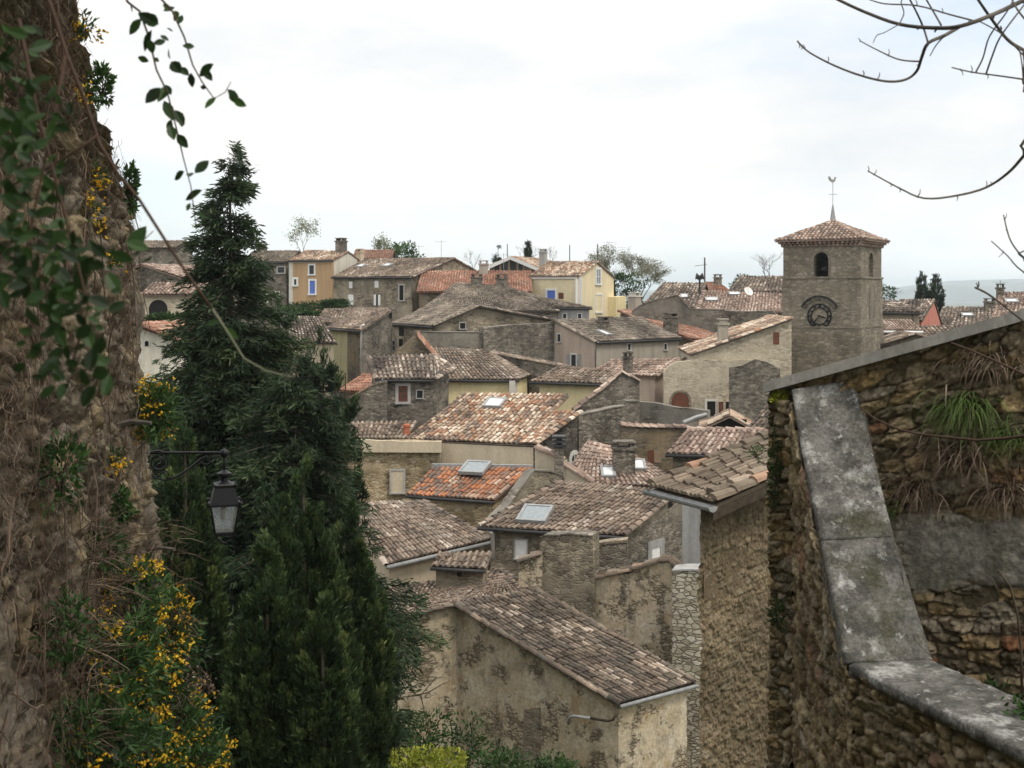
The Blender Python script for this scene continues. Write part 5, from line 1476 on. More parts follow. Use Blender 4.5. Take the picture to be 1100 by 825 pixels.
def leafy(name, label, c, rad, n, bl, mat, cat='shrub', group=None, flowers=0, seed=1, W=.4, fl=.04, up=.3, stems=10, hollow=.55, fmat='flower', out=None):
    r = np.random.default_rng(seed); c = np.array(c, float); rad = np.array(rad, float)
    o = empty(name, c - np.array([0, 0, rad[2]]), label, cat, group)
    def cloud(n, lo):
        d = r.normal(size=(n, 3)); d /= np.linalg.norm(d, axis=1, keepdims=True)
        k = (lo + (1 - lo) * r.random(n) ** .6)[:, None]
        bump_ = 1 + .28 * np.sin(d[:, :1] * 5 + seed) * np.sin(d[:, 1:2] * 4 + 2 * seed) + .22 * np.sin(d[:, 2:] * 6 + seed * 3)
        return c + d * k * rad * bump_, d
    m = MB()
    for i in range(stems):
        p, d = cloud(1, .5); m.tube([V(c - np.array([0, 0, rad[2] * .9])), V((c + p[0]) / 2 - np.array([0, 0, rad[2] * .2])), V(p[0])], .006 + rad[2] * .012, .003, 3, cap=False)
    m.build('stems', 'bark', o)
    p, d = cloud(n, hollow); m = MB(); dd = d + r.normal(size=(n, 3)) * .8 + np.array([0, 0, up])
    tn = np.clip(.45 + .25 * np.sin(p[:, 0] * 3.1 / rad[0] + seed) * np.sin(p[:, 2] * 2.7 / rad[2]) + r.normal(0, .18, n), 0, 1)
    ll = bl * (.6 + .8 * r.random(n)); m.blades(p, dd, ll, ll * W, tn); m.build('foliage', mat, o)
    if flowers:
        nc = max(3, flowers // 14); q, d = cloud(nc, .82); k = 14
        pc = np.repeat(q, k, 0) + r.normal(size=(nc * k, 3)) * fl * 1.5
        m = MB()
        for kk in range(4):
            dr = r.normal(size=(len(pc), 3)) + np.repeat(d, k, 0) * .3
            m.blades(pc, dr, fl * .7, fl * .6, r.random(len(pc)))
        tag(m.build('flowers', fmat, o), kind='stuff')
    return o

# ---- skyline trees
def bare(name, label, px, py, Y, base_py, spread, seed, leaf=None, nl=0, gen=5, mat='haze_twig', cat='tree', thick=1., lsz=.3, group=None):
    r = random.Random(seed); X = (px - CX) / F * Y; z0 = (HZ - base_py) / F * Y; z1 = (HZ - py) / F * Y
    o = empty(name, (X, Y, z0), label, cat, group); m = MB(); tips = []
    Ht = z1 - z0; sw = spread / F * Y
    def grow(p, d, L, rad, g):
        q = p + d * L; mid = (p + q) / 2 + V((r.uniform(-1, 1), r.uniform(-1, 1), r.uniform(-1, 1))) * L * .06
        m.tube([p, mid, q], rad, rad * .68, 4 if g > 2 else 3, cap=False)
        if g <= 2: tips.extend([mid, q])
        if g == 0: return
        for i in range(r.choice((2, 3, 3)) if g > 1 else 3):
            a = r.uniform(0, 6.28); w = r.uniform(.35, .8)
            side = d.orthogonal().normalized(); side = (side * math.cos(a) + d.cross(side) * math.sin(a))
            nd = (d + side * w + V((0, 0, .12))).normalized(); nd = V((nd.x * sw / (Ht * .5), nd.y * sw / (Ht * .5), nd.z)) if False else nd
            grow(p + (q - p) * r.uniform(.55, 1), nd, L * r.uniform(.62, .85), rad * .6, g - 1)
    for i in range(1 if thick < 2 else 3):
        grow(V((X + (i - .5) * .3, Y, z0)), V((r.uniform(-.25, .25), r.uniform(-.2, .2), 1)).normalized(), Ht * .3, .05 * thick * Ht / 5, gen)
    # fit the crown to its height and width
    v = np.concatenate(m.v); mx = v[:, 2].max(); s = Ht / (mx - z0); hx = np.abs(v[:, 0] - X).max(); sx = sw / hx
    for k, a in enumerate(m.v):
        a[:, 2] = z0 + (a[:, 2] - z0) * s; a[:, 0] = X + (a[:, 0] - X) * sx; a[:, 1] = Y + (a[:, 1] - Y) * sx
    m.build('trunk', mat, o)
    if leaf:
        t = np.array([[X + (p.x - X) * sx, Y + (p.y - Y) * sx, z0 + (p.z - z0) * s] for p in tips])
        idx = np.random.default_rng(seed).integers(0, len(t), nl); rr = np.random.default_rng(seed + 1)
        c = t[idx] + rr.normal(size=(nl, 3)) * lsz * 1.2; f = MB(); f.blades(c, rr.normal(size=(nl, 3)), lsz, lsz * .55, rr.random(nl)); f.build('foliage', leaf, o)
    return o
bare('young_tree', 'pale thin leafed tree behind the ochre house', 329, 233, 150, 290, 20, 1, 'pale_leaf', 700, lsz=.22)
bare('young_tree', 'pale green spring tree behind the plain red brown roof', 402, 251, 150, 290, 17, 2, 'pale_leaf', 700, lsz=.22)
bare('bare_tree', 'faint leafless tree left of the white edged gable', 511, 266, 160, 300, 16, 4)
bare('bare_tree', 'leafless tree directly behind the white edged gable', 564, 258, 165, 300, 24, 5)
bare('bare_tree', 'small leafless tree between gable and yellow house', 594, 262, 165, 300, 12, 6)
bare('shrubby_tree', 'large dense olive grey tree right of the yellow house', 664, 260, 135, 335, 36, 7, 'olive_leaf', 3600, gen=6, thick=1., lsz=.15)
bare('shrubby_tree', 'second olive grey tree, right half of the thicket near the speckled roofs', 698, 275, 138, 335, 28, 8, 'olive_leaf', 3000, gen=6, thick=1., lsz=.15)
bare('shrubby_tree', 'twiggy grey tree filling the middle of the thicket behind the yellow house', 682, 266, 142, 335, 34, 17, 'olive_leaf', 2600, gen=6, thick=1., lsz=.15)
bare('bare_tree', 'faint leafless tree immediately left of the church tower', 828, 268, 150, 315, 24, 9)
bare('bare_tree', 'low leafless bush at the right foot of the church tower', 962, 310, 130, 330, 9, 10)
bare('young_tree', 'small pale tree right of the stone barn on the skyline', 425, 262, 155, 290, 12, 12, 'pale_leaf', 300, lsz=.2)
c = P(434, 274, 140); leafy('evergreen_tree', 'round dark green tree top behind the long stone house', c, (1.7, 1.6, 1.2), 1500, .3, 'leaf', 'tree', seed=3)
c = P(664, 312, 130); leafy('evergreen_shrub', 'dark green shrub at the foot of the olive grey trees', c, (2.6, 1.6, 2.3), 2200, .3, 'ivy', seed=4)
c = P(799, 306, 132); leafy('evergreen_shrub', 'dark bush at the left end of the tall grey striped roof', c, (1.4, 1.4, .9), 500, .3, 'ivy', seed=5)
c = P(952, 317, 125); leafy('evergreen_shrub', 'dark evergreen peeping out right of the church tower', c, (.9, .9, 1.1), 500, .25, 'ivy', seed=6)
for i, (px, py, Y, w_, lab) in enumerate(((567, 261, 150, 4, 'thin dark cypress behind the white edged gable'), (535, 262, 150, 6, 'sparse little conifer on the skyline left of the white edged gable'), (990, 294, 125, 6, 'left of the twin dark cypresses beside the coral house'), (1005, 297, 125, 8, 'right and wider of the twin dark cypresses by the coral house'))):
    tree_at('cypress_tree', lab, px, Y, [(py, .5), (py + 6, w_ * .45), (py + 18, w_ * .8), (py + 40, w_)], 110 if i != 1 else 40, .28, .25, 6, 'conifer', 'up' if i != 1 else 'droop', seed=60 + i)

# ---- hedges below the ochre house
for x0, x1, y0, y1, Y, lab, mt in ((300, 370, 326, 332, 112, 'clipped green hedge along the foot of the ochre house', 'ivy'), (343, 376, 323, 329, 110, 'darker clipped hedge block right of the long garden hedge', 'ivy'), (290, 342, 332, 338, 105, 'loose yellowish green garden bushes below the hedge', 'leaf'), (316, 345, 335, 341, 103, 'dark lower hedge strip behind the cypress tips', 'ivy'), (150, 215, 338, 352, 64, 'dark hedge below the arched cream house', 'ivy')):
    a = P(x0, y1, Y); b = P(x1, y0, Y); leafy('hedge', lab, (a + b) / 2, ((b.x - a.x) / 2 * .95, .5, max(.35, (b.z - a.z) / 2)), 1500, .2, mt, 'hedge', hollow=.3, seed=int(x0))
wall('stone_wall', 'low pale garden wall under the clipped hedge of the ochre house', 'wall', [(284, 333), (300, 332.5), (330, 333)], (108, 108), mat='warm_stone')

# ---- garden at the foot of the tan house
c = P(458, 828, 34.5); leafy('golden_bush', 'rounded golden green clipped bush at the bottom edge', c, (1.05, .9, .5), 3500, .1, 'gold_leaf', 'bush', seed=8, hollow=.8, W=.6)
for i, (px, py, rx, rz, Y, lab) in enumerate(((418, 800, 1., .8, 36, 'loose green shrub against the tan wall left of the golden bush'), (455, 790, .9, .9, 37.5, 'thin leafy shrub on the tan wall behind the golden bush'), (500, 800, 1.0, 1.0, 37, 'tall loose green shrub right of the golden bush'), (540, 822, .9, .4, 36, 'low green shrub at the bottom edge below the tan wall'), (595, 826, .8, .3, 36.5, 'low green tuft at the foot of the exposed stone strip'))):
    leafy('garden_shrub', lab, P(px, py, Y), (rx, .7, rz), 900, .13, 'leaf', seed=70 + i, hollow=.2, stems=16)
m = MB(); rt = random.Random(4)
def poly(pix, Y, r0, r1=None, n=5): m.tube([P(x, y, Y) for x, y in pix], r0, r1, n)
for pix in ([(392, 770), (410, 752), (430, 749), (452, 747), (468, 728), (476, 727)], [(440, 748), (460, 744), (475, 735), (482, 732)], [(430, 748), (440, 735), (446, 728)], [(452, 747), (456, 765), (460, 790)], [(395, 795), (415, 790)]):
    poly(pix, 36.5, .022, .008)
o = m.build('bare_branch', 'bark'); tag(o, 'leafless branches reaching right from under the conifer over the tan wall', 'branch')
m = MB()
for pix in ([(662, 485), (661, 473), (655, 466), (645, 460)], [(661, 474), (668, 462), (666, 456)], [(655, 466), (640, 466), (634, 474)], [(661, 478), (648, 476), (640, 470)]): poly(pix, 57, .05, .02)
tag(m.build('bare_shrub', 'bark', loc=P(662, 486, 57)), 'dark leafless climber on the wall above the red brown roof', 'shrub')
c = P(659, 470, 57); 

# ---- overgrowth on the ruined wall
rv = np.random.default_rng(77)
def vine_strand(m, Y, z, L, r0, tone, off, steps=4, wander=.4):
    p = V((bx - kx * Y + off, Y, z)); pts = [p]; d = V((rv.normal(0, .2), rv.normal(0, .5), -1)).normalized()
    for k in range(steps):
        d = (d + V((rv.normal(0, wander * .6), rv.normal(0, wander), rv.normal(-.1, .3)))).normalized(); p = p + d * L / steps
        lim = bx - kx * p.y; p = V((min(max(p.x, lim + .02), lim + off + .06), p.y, p.z)); pts.append(p)
    m.tube(pts, r0, r0 * .5, 3 if r0 < .004 else 5, tone, cap=False); return pts
m = MB()
cen = [(y, z) for y, z in zip(6.6 + 6.6 * rv.random(120) ** .9, rv.uniform(-4.4, 2.3, 120)) if vn(y * .7, z * .5, 31) > .36 and y < endY(z) - .7]
for cy_, cz_ in cen:
    big = rv.random() ** 2; n = int(60 + 130 * big)
    if cy_ > 10.2: n //= 3
    for i in range(n):
        y = cy_ + rv.normal(0, .1 + .25 * big); z = cz_ + rv.normal(0, .2 + .3 * big)
        if y < 6.3 or y > endY(z) - .45: continue
        vine_strand(m, y, z, rv.uniform(.1, .32), rv.uniform(.0012, .0028), float(np.clip(rv.normal(.45, .32), 0, 1)), rv.uniform(.03, .09 + .1 * big), 4, .85)
for i in range(70):
    y = rv.uniform(6.8, 12.6); z = rv.uniform(-3.5, 2.4)
    if y > endY(z) - .5: continue
    pts = vine_strand(m, y, z, rv.uniform(.8, 2.2), rv.uniform(.004, .009), float(rv.uniform(.3, .8)), .09, 9, .28)
    for q in pts[2::2]:
        vine_strand(m, q.y, q.z, rv.uniform(.3, .8), .0028, float(rv.uniform(.2, .7)), .09, 5, .5)
tag(m.build('dry_vines', 'dry', loc=(-3, 9, -4)), 'mat of dry brown vine stems hanging over the ruined wall', 'vines', kind='stuff')
def on_cliff(px, py, off=.25):
    p = cliff_at(px, py); k = p.z / p.y
    for _ in range(6):
        ye = float(endY(p.z)) - .12
        if p.y > ye: p = V((bx - kx * ye, ye, k * ye))
    return p + V((off, -.05, 0))
spots = [((112, 655), .42, .55, 1500, 260, 'yellow wallflower clump high in the flowering slope, below the green fern'), ((150, 690), .5, .55, 1700, 330, 'yellow wallflower clump at the right edge of the flowering slope under the lamp'), ((105, 745), .45, .5, 1500, 260, 'yellow wallflower clump low on the wall beside bare stone'), ((160, 770), .5, .55, 1700, 330, 'yellow wallflower clump next to the dark trees near the bottom'), ((185, 815), .42, .4, 1300, 260, 'rightmost yellow wallflower clump at the bottom edge'), ((125, 815), .45, .4, 1300, 240, 'yellow wallflower clump at the bottom between the others'),
         ((92, 705), .4, .42, 1100, 130, 'leafy yellow flowered clump at the left of the flowering slope'), ((78, 790), .42, .42, 1200, 150, 'yellow flowered clump at the bottom left beside the dark green plants'),
         ((138, 440), .26, .32, 900, 200, 'orange yellow flowering tuft just above the lamp bracket')]
for i, ((px, py), rx, rz, n, fl, lab) in enumerate(spots):
    k = min(px, 150); c = on_cliff(k, py, .28 + max(0, px - k) / F * 13.5); c.y = min(c.y, 13.6)
    leafy('wallflower', lab, c, (rx * .8, rx, rz), n, .085, 'ivy' if i % 2 else 'leaf', 'flowers', flowers=int(fl * 1.15), seed=90 + i, fl=.036, W=.28, stems=30, hollow=.35)
    r_ = rv
small = [((86, 30), 'yellow flowers near the top edge of the ruined wall'), ((84, 105), 'orange flower tuft above the leafy branch on the ruined wall'), ((92, 190), 'yellow flowers in the middle height of the upper wall'), ((84, 226), 'pair of yellow flower heads with green leaves on the upper wall'), ((104, 280), 'yellow flower tuft just above the dark near leaves'), ((112, 490), 'green tuft with few flowers left of the lamp bracket')]
for i, ((px, py), lab) in enumerate(small):
    leafy('wallflower', lab, on_cliff(px, py, .1), (.09, .15, .1), 110, .05, 'ivy', 'flowers', flowers=54, seed=110 + i, fl=.03, W=.3, stems=8)
for i, (px, py, rx, rz, lab) in enumerate(((118, 90, .16, .2, 'dark green ivy bunch jutting from the top edge of the ruined wall'), (97, 592, .3, .26, 'bright green fern like plant above the flowering slope'), (45, 500, .3, .3, 'green creeper patch at the left on the dry wall'), (115, 545, .14, .2, 'small green creeper below the lamp bracket'), (125, 200, .1, .3, 'green creeper streak on the upper wall edge'), (50, 680, .3, .35, 'green plants low on the wall left of the flowers'), (60, 780, .3, .3, 'dark green plants at the bottom left under the flowers'), (160, 590, .12, .3, 'grey green growth on the wall edge below the lamp'))):
    leafy('wall_plant', lab, on_cliff(px, py, .16), (rx * .5, rx * .8, rz * .8), 420, .055, 'ivy' if i % 3 else 'leaf', 'plant', seed=130 + i, W=.4)
# dry brush beside the flowers
m = MB()
for i in range(900):
    px, py = rv.uniform(60, 178), rv.uniform(560, 800)
    c = on_cliff(min(px, 150), py, .2 + max(0, px - 150) / F * 13.5); c.y = min(c.y, 13.7); d = V((rv.normal(.5, .5), rv.normal(-.2, .5), rv.normal(.5, .5))).normalized()
    m.tube([c, c + d * .16 + V((0, 0, -.02)), c + d * .3 + V((.02, 0, -.08))], .004, .002, 3, float(rv.random()), cap=False)
tag(m.build('dry_stems', 'dry', loc=(-3.8, 12, -5)), 'straw coloured dry stems mixed into the yellow flowers', 'stems', kind='stuff')
for py, lab in ((456, 'short dead branch stub poking out above the lamp bracket'), (590, 'broken branch stub at the wall edge below the lamp')):
    c = on_cliff(118 if py < 500 else 150, py, .1); m = MB(); m.tube([c, c + V((.15, -.05, .04)), c + V((.34, -.1, .03))], .035, .02, 6); tag(m.build('branch_stub', 'grey_bark'), lab, 'branch')

m = MB(); st = [P(x, y, 12.6) for x, y in ((185, 702), (200, 714), (214, 727), (226, 742))]; m.tube(st, .006, .004, 5)
o = m.build('dry_flower_stalk', 'dry'); tag(o, 'dry brown flower stalk leaning out from the yellow flowers over the dark cypress', 'stalk')
m = MB(); k = 160; tt = rv.random(k) ** .6; pc = np.array([np.array(st[1].lerp(st[3], float(a))) for a in tt]) + rv.normal(size=(k, 3)) * .05
m.blades(pc, rv.normal(size=(k, 3)), .04, .022, rv.random(k)); tag(m.build('seed_heads', 'dry', o), kind='stuff')

# ---- grass and stems on the right-hand walls
def rw_at(px, py, off=.1):
    d = V(((px - CX) / F, 1, (HZ - py) / F)); a = V((*La, 0)); k = nW.dot(a) / nW.dot(d); return d * k + nW * off
def tuft(label, px, py, n, L, seed, spread=.14, mat='grass', dry=.3):
    r = np.random.default_rng(seed); c0 = rw_at(px, py, .06); m = MB(); o = empty('grass_tuft', c0, label, 'grass', 'grass tufts on the retaining wall')
    for i in range(n):
        c = c0 + tW * r.normal(0, spread) + V((0, 0, r.normal(0, spread * .5))); s = r.normal(0, .6); d = nW * (.5 + r.random() * .6) + tW * s + V((0, 0, r.uniform(.1, 1.1)))
        l = L * r.uniform(.5, 1.15); p = c; d.normalize(); w = r.uniform(.0035, .008); pts = []
        for k in range(6):
            pts.append(p); p = p + d * l / 5; d = (d + V((0, 0, -.52))).normalized()
        sdv = d.cross(V((r.normal(), r.normal(), r.normal()))).normalized(); vs = []
        for k, q in enumerate(pts):
            ww = w * (1 - k / 5.3); vs += [q - sdv * ww, q + sdv * ww]
        m.add(vs, [(2 * k, 2 * k + 1, 2 * k + 3, 2 * k + 2) for k in range(5)], (r.random() * .3 if r.random() < dry else .4 + .6 * r.random()))
    m.build('blades', mat, o)
tuft('large green grass tuft hanging in the middle of the retaining wall', 1042, 440, 300, .42, 1, .085, dry=.25)
tuft('brown dry grass below the large green tuft', 1035, 490, 170, .42, 2, .13, 'dry')
tuft('dark dead grass clump at the right above the mortar patch', 1082, 530, 150, .3, 3, .07, 'dry')
tuft('thin dry grass beside the ramp coping on the retaining wall', 988, 525, 110, .34, 4, .08, 'dry')
tuft('dry grass near the top right of the retaining wall', 1062, 395, 110, .3, 5, .11, 'dry')
tuft('green sprig at the right edge of the retaining wall', 1092, 470, 140, .3, 6, .1)
tuft('small green plant where the ramp coping meets the retaining wall', 955, 545, 90, .25, 7, .05)
c = V((3.02, 6.95, -2.4)); leafy('creeping_plant', 'small green creeping plant on the level coping at the right edge', c, (.16, .2, .03), 220, .05, 'leaf', 'plant', seed=5, hollow=.1)
c = rw_at(1088, 742, .05); leafy('creeping_plant', 'green leaves behind the level coping at the foot of the retaining wall', c, (.2, .1, .07), 160, .06, 'leaf', 'plant', seed=6)
for px, py, rx, rz, Y, lab, nn in ((838, 428, .07, .05, 9.5, 'yellow green moss cushion on top of the parapet wall end', 500), (836, 690 - 30, .06, .14, 9.4, 'dark green plant growing from the parapet rubble', 220), (832, 500, .05, .35, 9.5, 'moss streak down the end of the parapet wall', 500)):
    leafy('moss_patch', lab, P(px, py, Y), (rx, .08, rz), nn, .03, 'gold_leaf' if nn == 500 and py < 450 else 'ivy', 'moss', seed=px + py, hollow=.3, stems=2)
c = P(812, 487, 19.9); leafy('roof_weed', 'green weed sprouting at the verge of the mossy roof', c, (.12, .1, .09), 70, .1, 'leaf', 'weed', seed=44, W=.15, up=.8)
def stem(label, pix, Y, r0, r1, mat='vine_bark', extra=(), name='bramble_stem', n=6):
    m = MB(); m.tube([P(x, y, Y if not hasattr(Y, '__len__') else Y[0] + (Y[1] - Y[0]) * i / (len(pix) - 1)) for i, (x, y) in enumerate(pix)], r0, r1, n)
    for e in extra: m.tube([P(x, y, Y if not hasattr(Y, '__len__') else Y[1]) for x, y in e], r1, r1 * .6, 4)
    o = m.build(name, mat, smooth=True); tag(o, label, 'stem'); return o
stem('long arching bramble stem across the retaining wall', [(924, 438), (940, 450), (965, 461), (985, 466), (1010, 469), (1050, 473), (1080, 471), (1110, 467), (1150, 455)], (8.9, 7.4), .006, .011)
stem('brown twig slanting down right under the coping', [(1022, 368), (1045, 377), (1070, 388), (1100, 402), (1140, 420)], (8.1, 7.3), .005, .009)
stem('thin pale hanging root left of the arching bramble', [(927, 440), (932, 455), (936, 472), (931, 480), (929, 495), (936, 520)], 8.95, .004, .003, 'grey_bark')
stem('dead upright stem at the foot of the retaining wall', [(1072, 612), (1085, 630), (1093, 660), (1097, 700), (1098, 755)], 7.3, .006, .008, 'bark')
stem('bent dead twig beside the upright stem', [(1052, 614), (1066, 622), (1074, 640)], 7.5, .003, .004, 'grey_bark')
stem('wiry root trailing over the ramp coping', [(955, 570), (968, 600), (972, 640), (976, 670), (985, 690), (1000, 705)], (8.5, 7.95), .004, .003, 'grey_bark')

# ---- tree with bare branches outside the right edge
BT = empty('bare_tree', (4.0, 5.6, -4.5), 'leafless tree beyond the right edge whose thin branches hang across the sky', 'tree')
m = MB(); m.tube([V((4.0, 5.6, -4.5)), V((3.9, 5.5, -1)), V((3.7, 5.3, 1.5)), V((3.6, 5.2, 3.2))], .13, .06, 9); m.build('trunk', 'grey_bark', BT, smooth=True)
def limb(pix, w0, w1, Y=5., join=None, bud=0, seed=0):
    r = random.Random(seed); pts = [P(x, y, Y + .15 * math.sin(i * 1.3 + seed)) for i, (x, y) in enumerate(pix)]
    if join is not None: pts = [V(join)] + pts
    m = MB()
    # smooth the polyline
    sm = []
    for i in range(len(pts) - 1):
        p0, p1, p2, p3 = pts[max(i - 1, 0)], pts[i], pts[i + 1], pts[min(i + 2, len(pts) - 1)]
        for k in range(4):
            t = k / 4; sm.append(.5 * ((2 * p1) + (p2 - p0) * t + (2 * p0 - 5 * p1 + 4 * p2 - p3) * t * t + (3 * p1 - p0 - 3 * p2 + p3) * t ** 3))
    sm.append(pts[-1]); px = Y / F
    m.tube(sm, w0 * px / 2, w1 * px / 2, 6)
    for i in range(bud):
        k = r.randint(len(sm) // 4, len(sm) - 1); d = V((r.uniform(-.5, .3), r.uniform(-.3, .3), r.choice((-1, 1, 1)) * r.uniform(.4, 1))).normalized()
        b = sm[k] + d * px * r.uniform(3, 9); m.tube([sm[k], (sm[k] + b) / 2 + V((px, 0, 0)), b], w1 * px * .5, w1 * px * .3, 4)
        m.lathe(sm[k] - V((0, 0, px * 1.2)), [(px * .4, 0), (px * 1.1 * w1 * .7, px * 1.2), (px * .4, px * 2.4)], 5)
    return m.build('branch', 'grey_bark', BT, smooth=True)
J = (3.7, 5.3, 1.5); J2 = (3.64, 5.25, 2.4)
limb([(1150, -25), (1098, 1), (1067, 15.5), (1032, 28), (1005, 30), (966, 26), (927, 12), (895, -3)], 6.5, 3, join=J2, bud=4, seed=1)
limb([(1032, 28), (1015, 38), (997, 46.5), (990, 62), (985, 76), (974, 85), (955, 87.6), (927.5, 82), (896.5, 70.5), (869, 56), (857, 44.6)], 4.2, 1.6, bud=7, seed=2)
limb([(988, 66), (966, 64), (943, 54), (924, 44)], 2., 1.2, bud=2, seed=3)
limb([(1135, 125), (1100, 167), (1082.5, 186), (1059, 201.5), (1028, 210), (993, 213), (966, 202), (933, 184)], 4., 1.4, join=J, bud=8, seed=4)
limb([(1140, 75), (1100, 54), (1082.5, 42.6), (1067, 23), (1051, 0), (1042, -15)], 4.5, 2.6, join=J2, bud=2, seed=5)
limb([(1140, 92), (1098, 85), (1067, 80.6), (1044, 77.5), (1022.5, 72.5)], 2.6, 1.3, join=J, bud=4, seed=6)
limb([(1048, 78), (1056, 62), (1063, 39), (1082, 12), (1092, -8)], 2., 1.5, seed=7); limb([(1059, 80), (1066, 60), (1075, 39), (1098, 8), (1108, -6)], 2., 1.6, seed=8)
limb([(1150, 318), (1100, 277), (1094, 271), (1084.5, 256), (1078, 231)], 3.6, 1.3, join=(3.85, 5.45, -.2), bud=3, seed=9)
limb([(1160, 330), (1100, 292.6), (1082.5, 275), (1065, 259)], 2.2, 1.2, join=(3.86, 5.45, -.4), bud=2, seed=10)
limb([(1170, 385), (1110, 352), (1074, 325), (1060, 315), (1047.7, 309)], 3.2, 2.2, join=(3.9, 5.5, -.9), bud=3, seed=11)
limb([(1094, 272), (1105, 268), (1125, 262)], 1.6, 1.6, seed=21)
limb([(1011, 27), (1003, 13), (993, -4)], 2.2, 1.8, seed=12); limb([(997, 46), (992, 30), (985, 14), (976, -3)], 2.6, 1.8, seed=13)
limb([(1045, 22), (1020, 15.5), (985, 6), (950, 4), (930, -2)], 2., 1.3, bud=2, seed=14)
limb([(1100, 60), (1078, 38), (1062, 28), (1050, 22)], 1.6, 1.2, seed=15); limb([(1095, 52), (1098, 70), (1099, 85)], 1.8, 1.2, seed=16)
limb([(1110, 30), (1094, 12), (1085, -5)], 2.6, 1.6, seed=17); limb([(1015, 38), (1006, 48), (999, 60)], 1.8, 1., seed=18)
limb([(966, 26), (971, 14), (968, 2), (974, -6)], 1.5, 1.1, seed=19); limb([(966, 26), (950, 35), (942, 38), (938, 46)], 1.2, .8, seed=22)

# ---- near leafy vine hanging from the upper left
def leaf_mesh(m, c, d, n, L, t):
    d = V(d).normalized(); n = V(n); s = d.cross(n).normalized(); n = s.cross(d); vs = [c]
    prof = [(.18, .6), (.4, 1.), (.65, .9), (.86, .5)]
    for f, w in prof: vs += [c + d * L * f + s * w * L * .27 + n * L * .06 * w, c + d * L * f - n * 0, c + d * L * f - s * w * L * .27 + n * L * .06 * w]
    vs.append(c + d * L * 1.02); fs = [(0, 2, 1), (0, 3, 2)]
    for k in range(3):
        a = 1 + 3 * k; fs += [(a, a + 1, a + 4, a + 3), (a + 1, a + 2, a + 5, a + 4)]
    fs += [(10, 11, 13), (11, 12, 13)]
    m.add(vs, fs, t)
VN = empty('climbing_vine', (-1.05, 2.4, .62), 'out of focus climbing vine with dark green leaves hanging in the upper left', 'vine')
def vstem(pix, Y, r0, r1, mat='vine_bark'):
    m = MB(); m.tube([P(x, y, Y) for x, y in pix], r0, r1, 7); return m.build('stem', mat, VN, smooth=True)
vstem([(40, -30), (54, 5), (72, 60), (90, 105), (107, 155), (127, 187), (150, 215), (180, 262), (205, 300), (228, 332)], 2.3, .0043, .0026)
vstem([(228, 332), (240, 350), (262, 385), (285, 398), (312, 405)], 2.3, .0025, .0011, 'olive_leaf')
vstem([(105, 145), (85, 160), (60, 175), (35, 188), (15, 198)], 2.2, .003, .002); vstem([(70, 60), (55, 140), (30, 260), (45, 330)], 2.1, .003, .002); vstem([(20, 20), (40, 120), (75, 250), (95, 330), (75, 400)], 2.0, .003, .002)
vstem([(120, 282), (150, 262), (165, 248)], 2.6, .0015, .001)
vstem([(130, -15), (137, 2), (150, 12), (160, 40), (168, 75), (180, 100), (190, 140), (197, 170), (205, 200), (211, 246)], 3., .0035, .0012)
vstem([(165, -10), (185, 12), (198, 40), (207, 70), (217, 88), (230, 106), (242, 99), (248, 88)], 3., .003, .001)
rl = random.Random(12)
def leaves(spots, Y, L, mat='ivy'):
    m = MB()
    for x, y in spots:
        d = V((rl.uniform(-1, 1), rl.uniform(-.5, .5), rl.uniform(-1.1, .4))); leaf_mesh(m, P(x, y, Y + rl.uniform(-.08, .08)), d, (rl.uniform(-.5, .5), -1, rl.uniform(-.2, .9)), L * rl.uniform(.45, 1.35), min(1, max(0, rl.gauss(.28, .22))))
    return m.build('leaves', mat, VN)
leaves([(142, 4), (148, 14), (152, 20), (160, 14), (170, 25), (163, 32), (172, 38), (160, 42), (168, 46), (178, 44), (181, 52), (166, 62), (160, 66), (184, 66), (192, 72), (172, 94), (180, 92), (184, 102), (176, 108), (188, 118), (194, 124), (182, 134), (190, 144), (184, 128), (198, 184), (204, 190), (209, 186), (204, 218), (199, 215), (212, 228)], 3., .043)
leaves([(196, 16), (190, 22), (186, 34), (209, 50), (218, 74), (205, 78), (214, 82), (222, 94), (232, 104), (246, 100), (250, 106), (244, 96), (188, 8), (175, 4)], 3., .04)
lp = []
for k in range(300):
    q = rl.random()
    if q < .34: lp.append((rl.uniform(-5, 35), rl.uniform(20, 330)))
    elif q < .8: lp.append((min(118, max(20, rl.gauss(68, 24))), rl.uniform(245, 415)))
    else: lp.append((rl.uniform(10, 75), rl.uniform(90, 270)))
leaves(lp[:150], 2.1, .034); leaves(lp[150:], 1.8, .029)
leaves([(138, 270), (147, 275), (152, 282), (160, 268)], 2.6, .05, 'leaf'); leaves([(236, 345), (243, 352)], 2.3, .05, 'leaf')

# ================================================================== wall lamp
LY = 13.9; u = LY / F
LP = empty('wall_lamp', P(153, 530, LY), 'black wrought iron wall lamp with glass lantern on a scrolled bracket', 'street lamp')
m = MB(); a = P(154.5, 507, LY); m.box(a, (2 * u, 0, 0), (0, .03, 0), (0, 0, 29 * u)); m.box(P(154.5, 523, LY) + V((.0, .0, 0)), (3.2 * u, 0, 0), (0, .045, 0), (0, 0, 8 * u)); m.lathe(P(154.5, 478, LY), [(.01, 0), (.03, .02), (.01, .06)], 8)
m.build('wall_plate', 'iron', LP)
m = MB(); m.tube([P(155, 486.5, LY), P(241, 486.5, LY)], 1.6 * u, n=8); m.build('arm', 'iron', LP)
def spiral(cx, cy, r0, r1, a0, a1, n=40): return [P(cx + (r0 + (r1 - r0) * i / n) * math.cos(a0 + (a1 - a0) * i / n), cy - (r0 + (r1 - r0) * i / n) * math.sin(a0 + (a1 - a0) * i / n), LY) for i in range(n + 1)]
m = MB(); m.tube(spiral(170, 496, 13, 2.5, math.pi, -2.6 * math.pi), 1.2 * u, n=6)
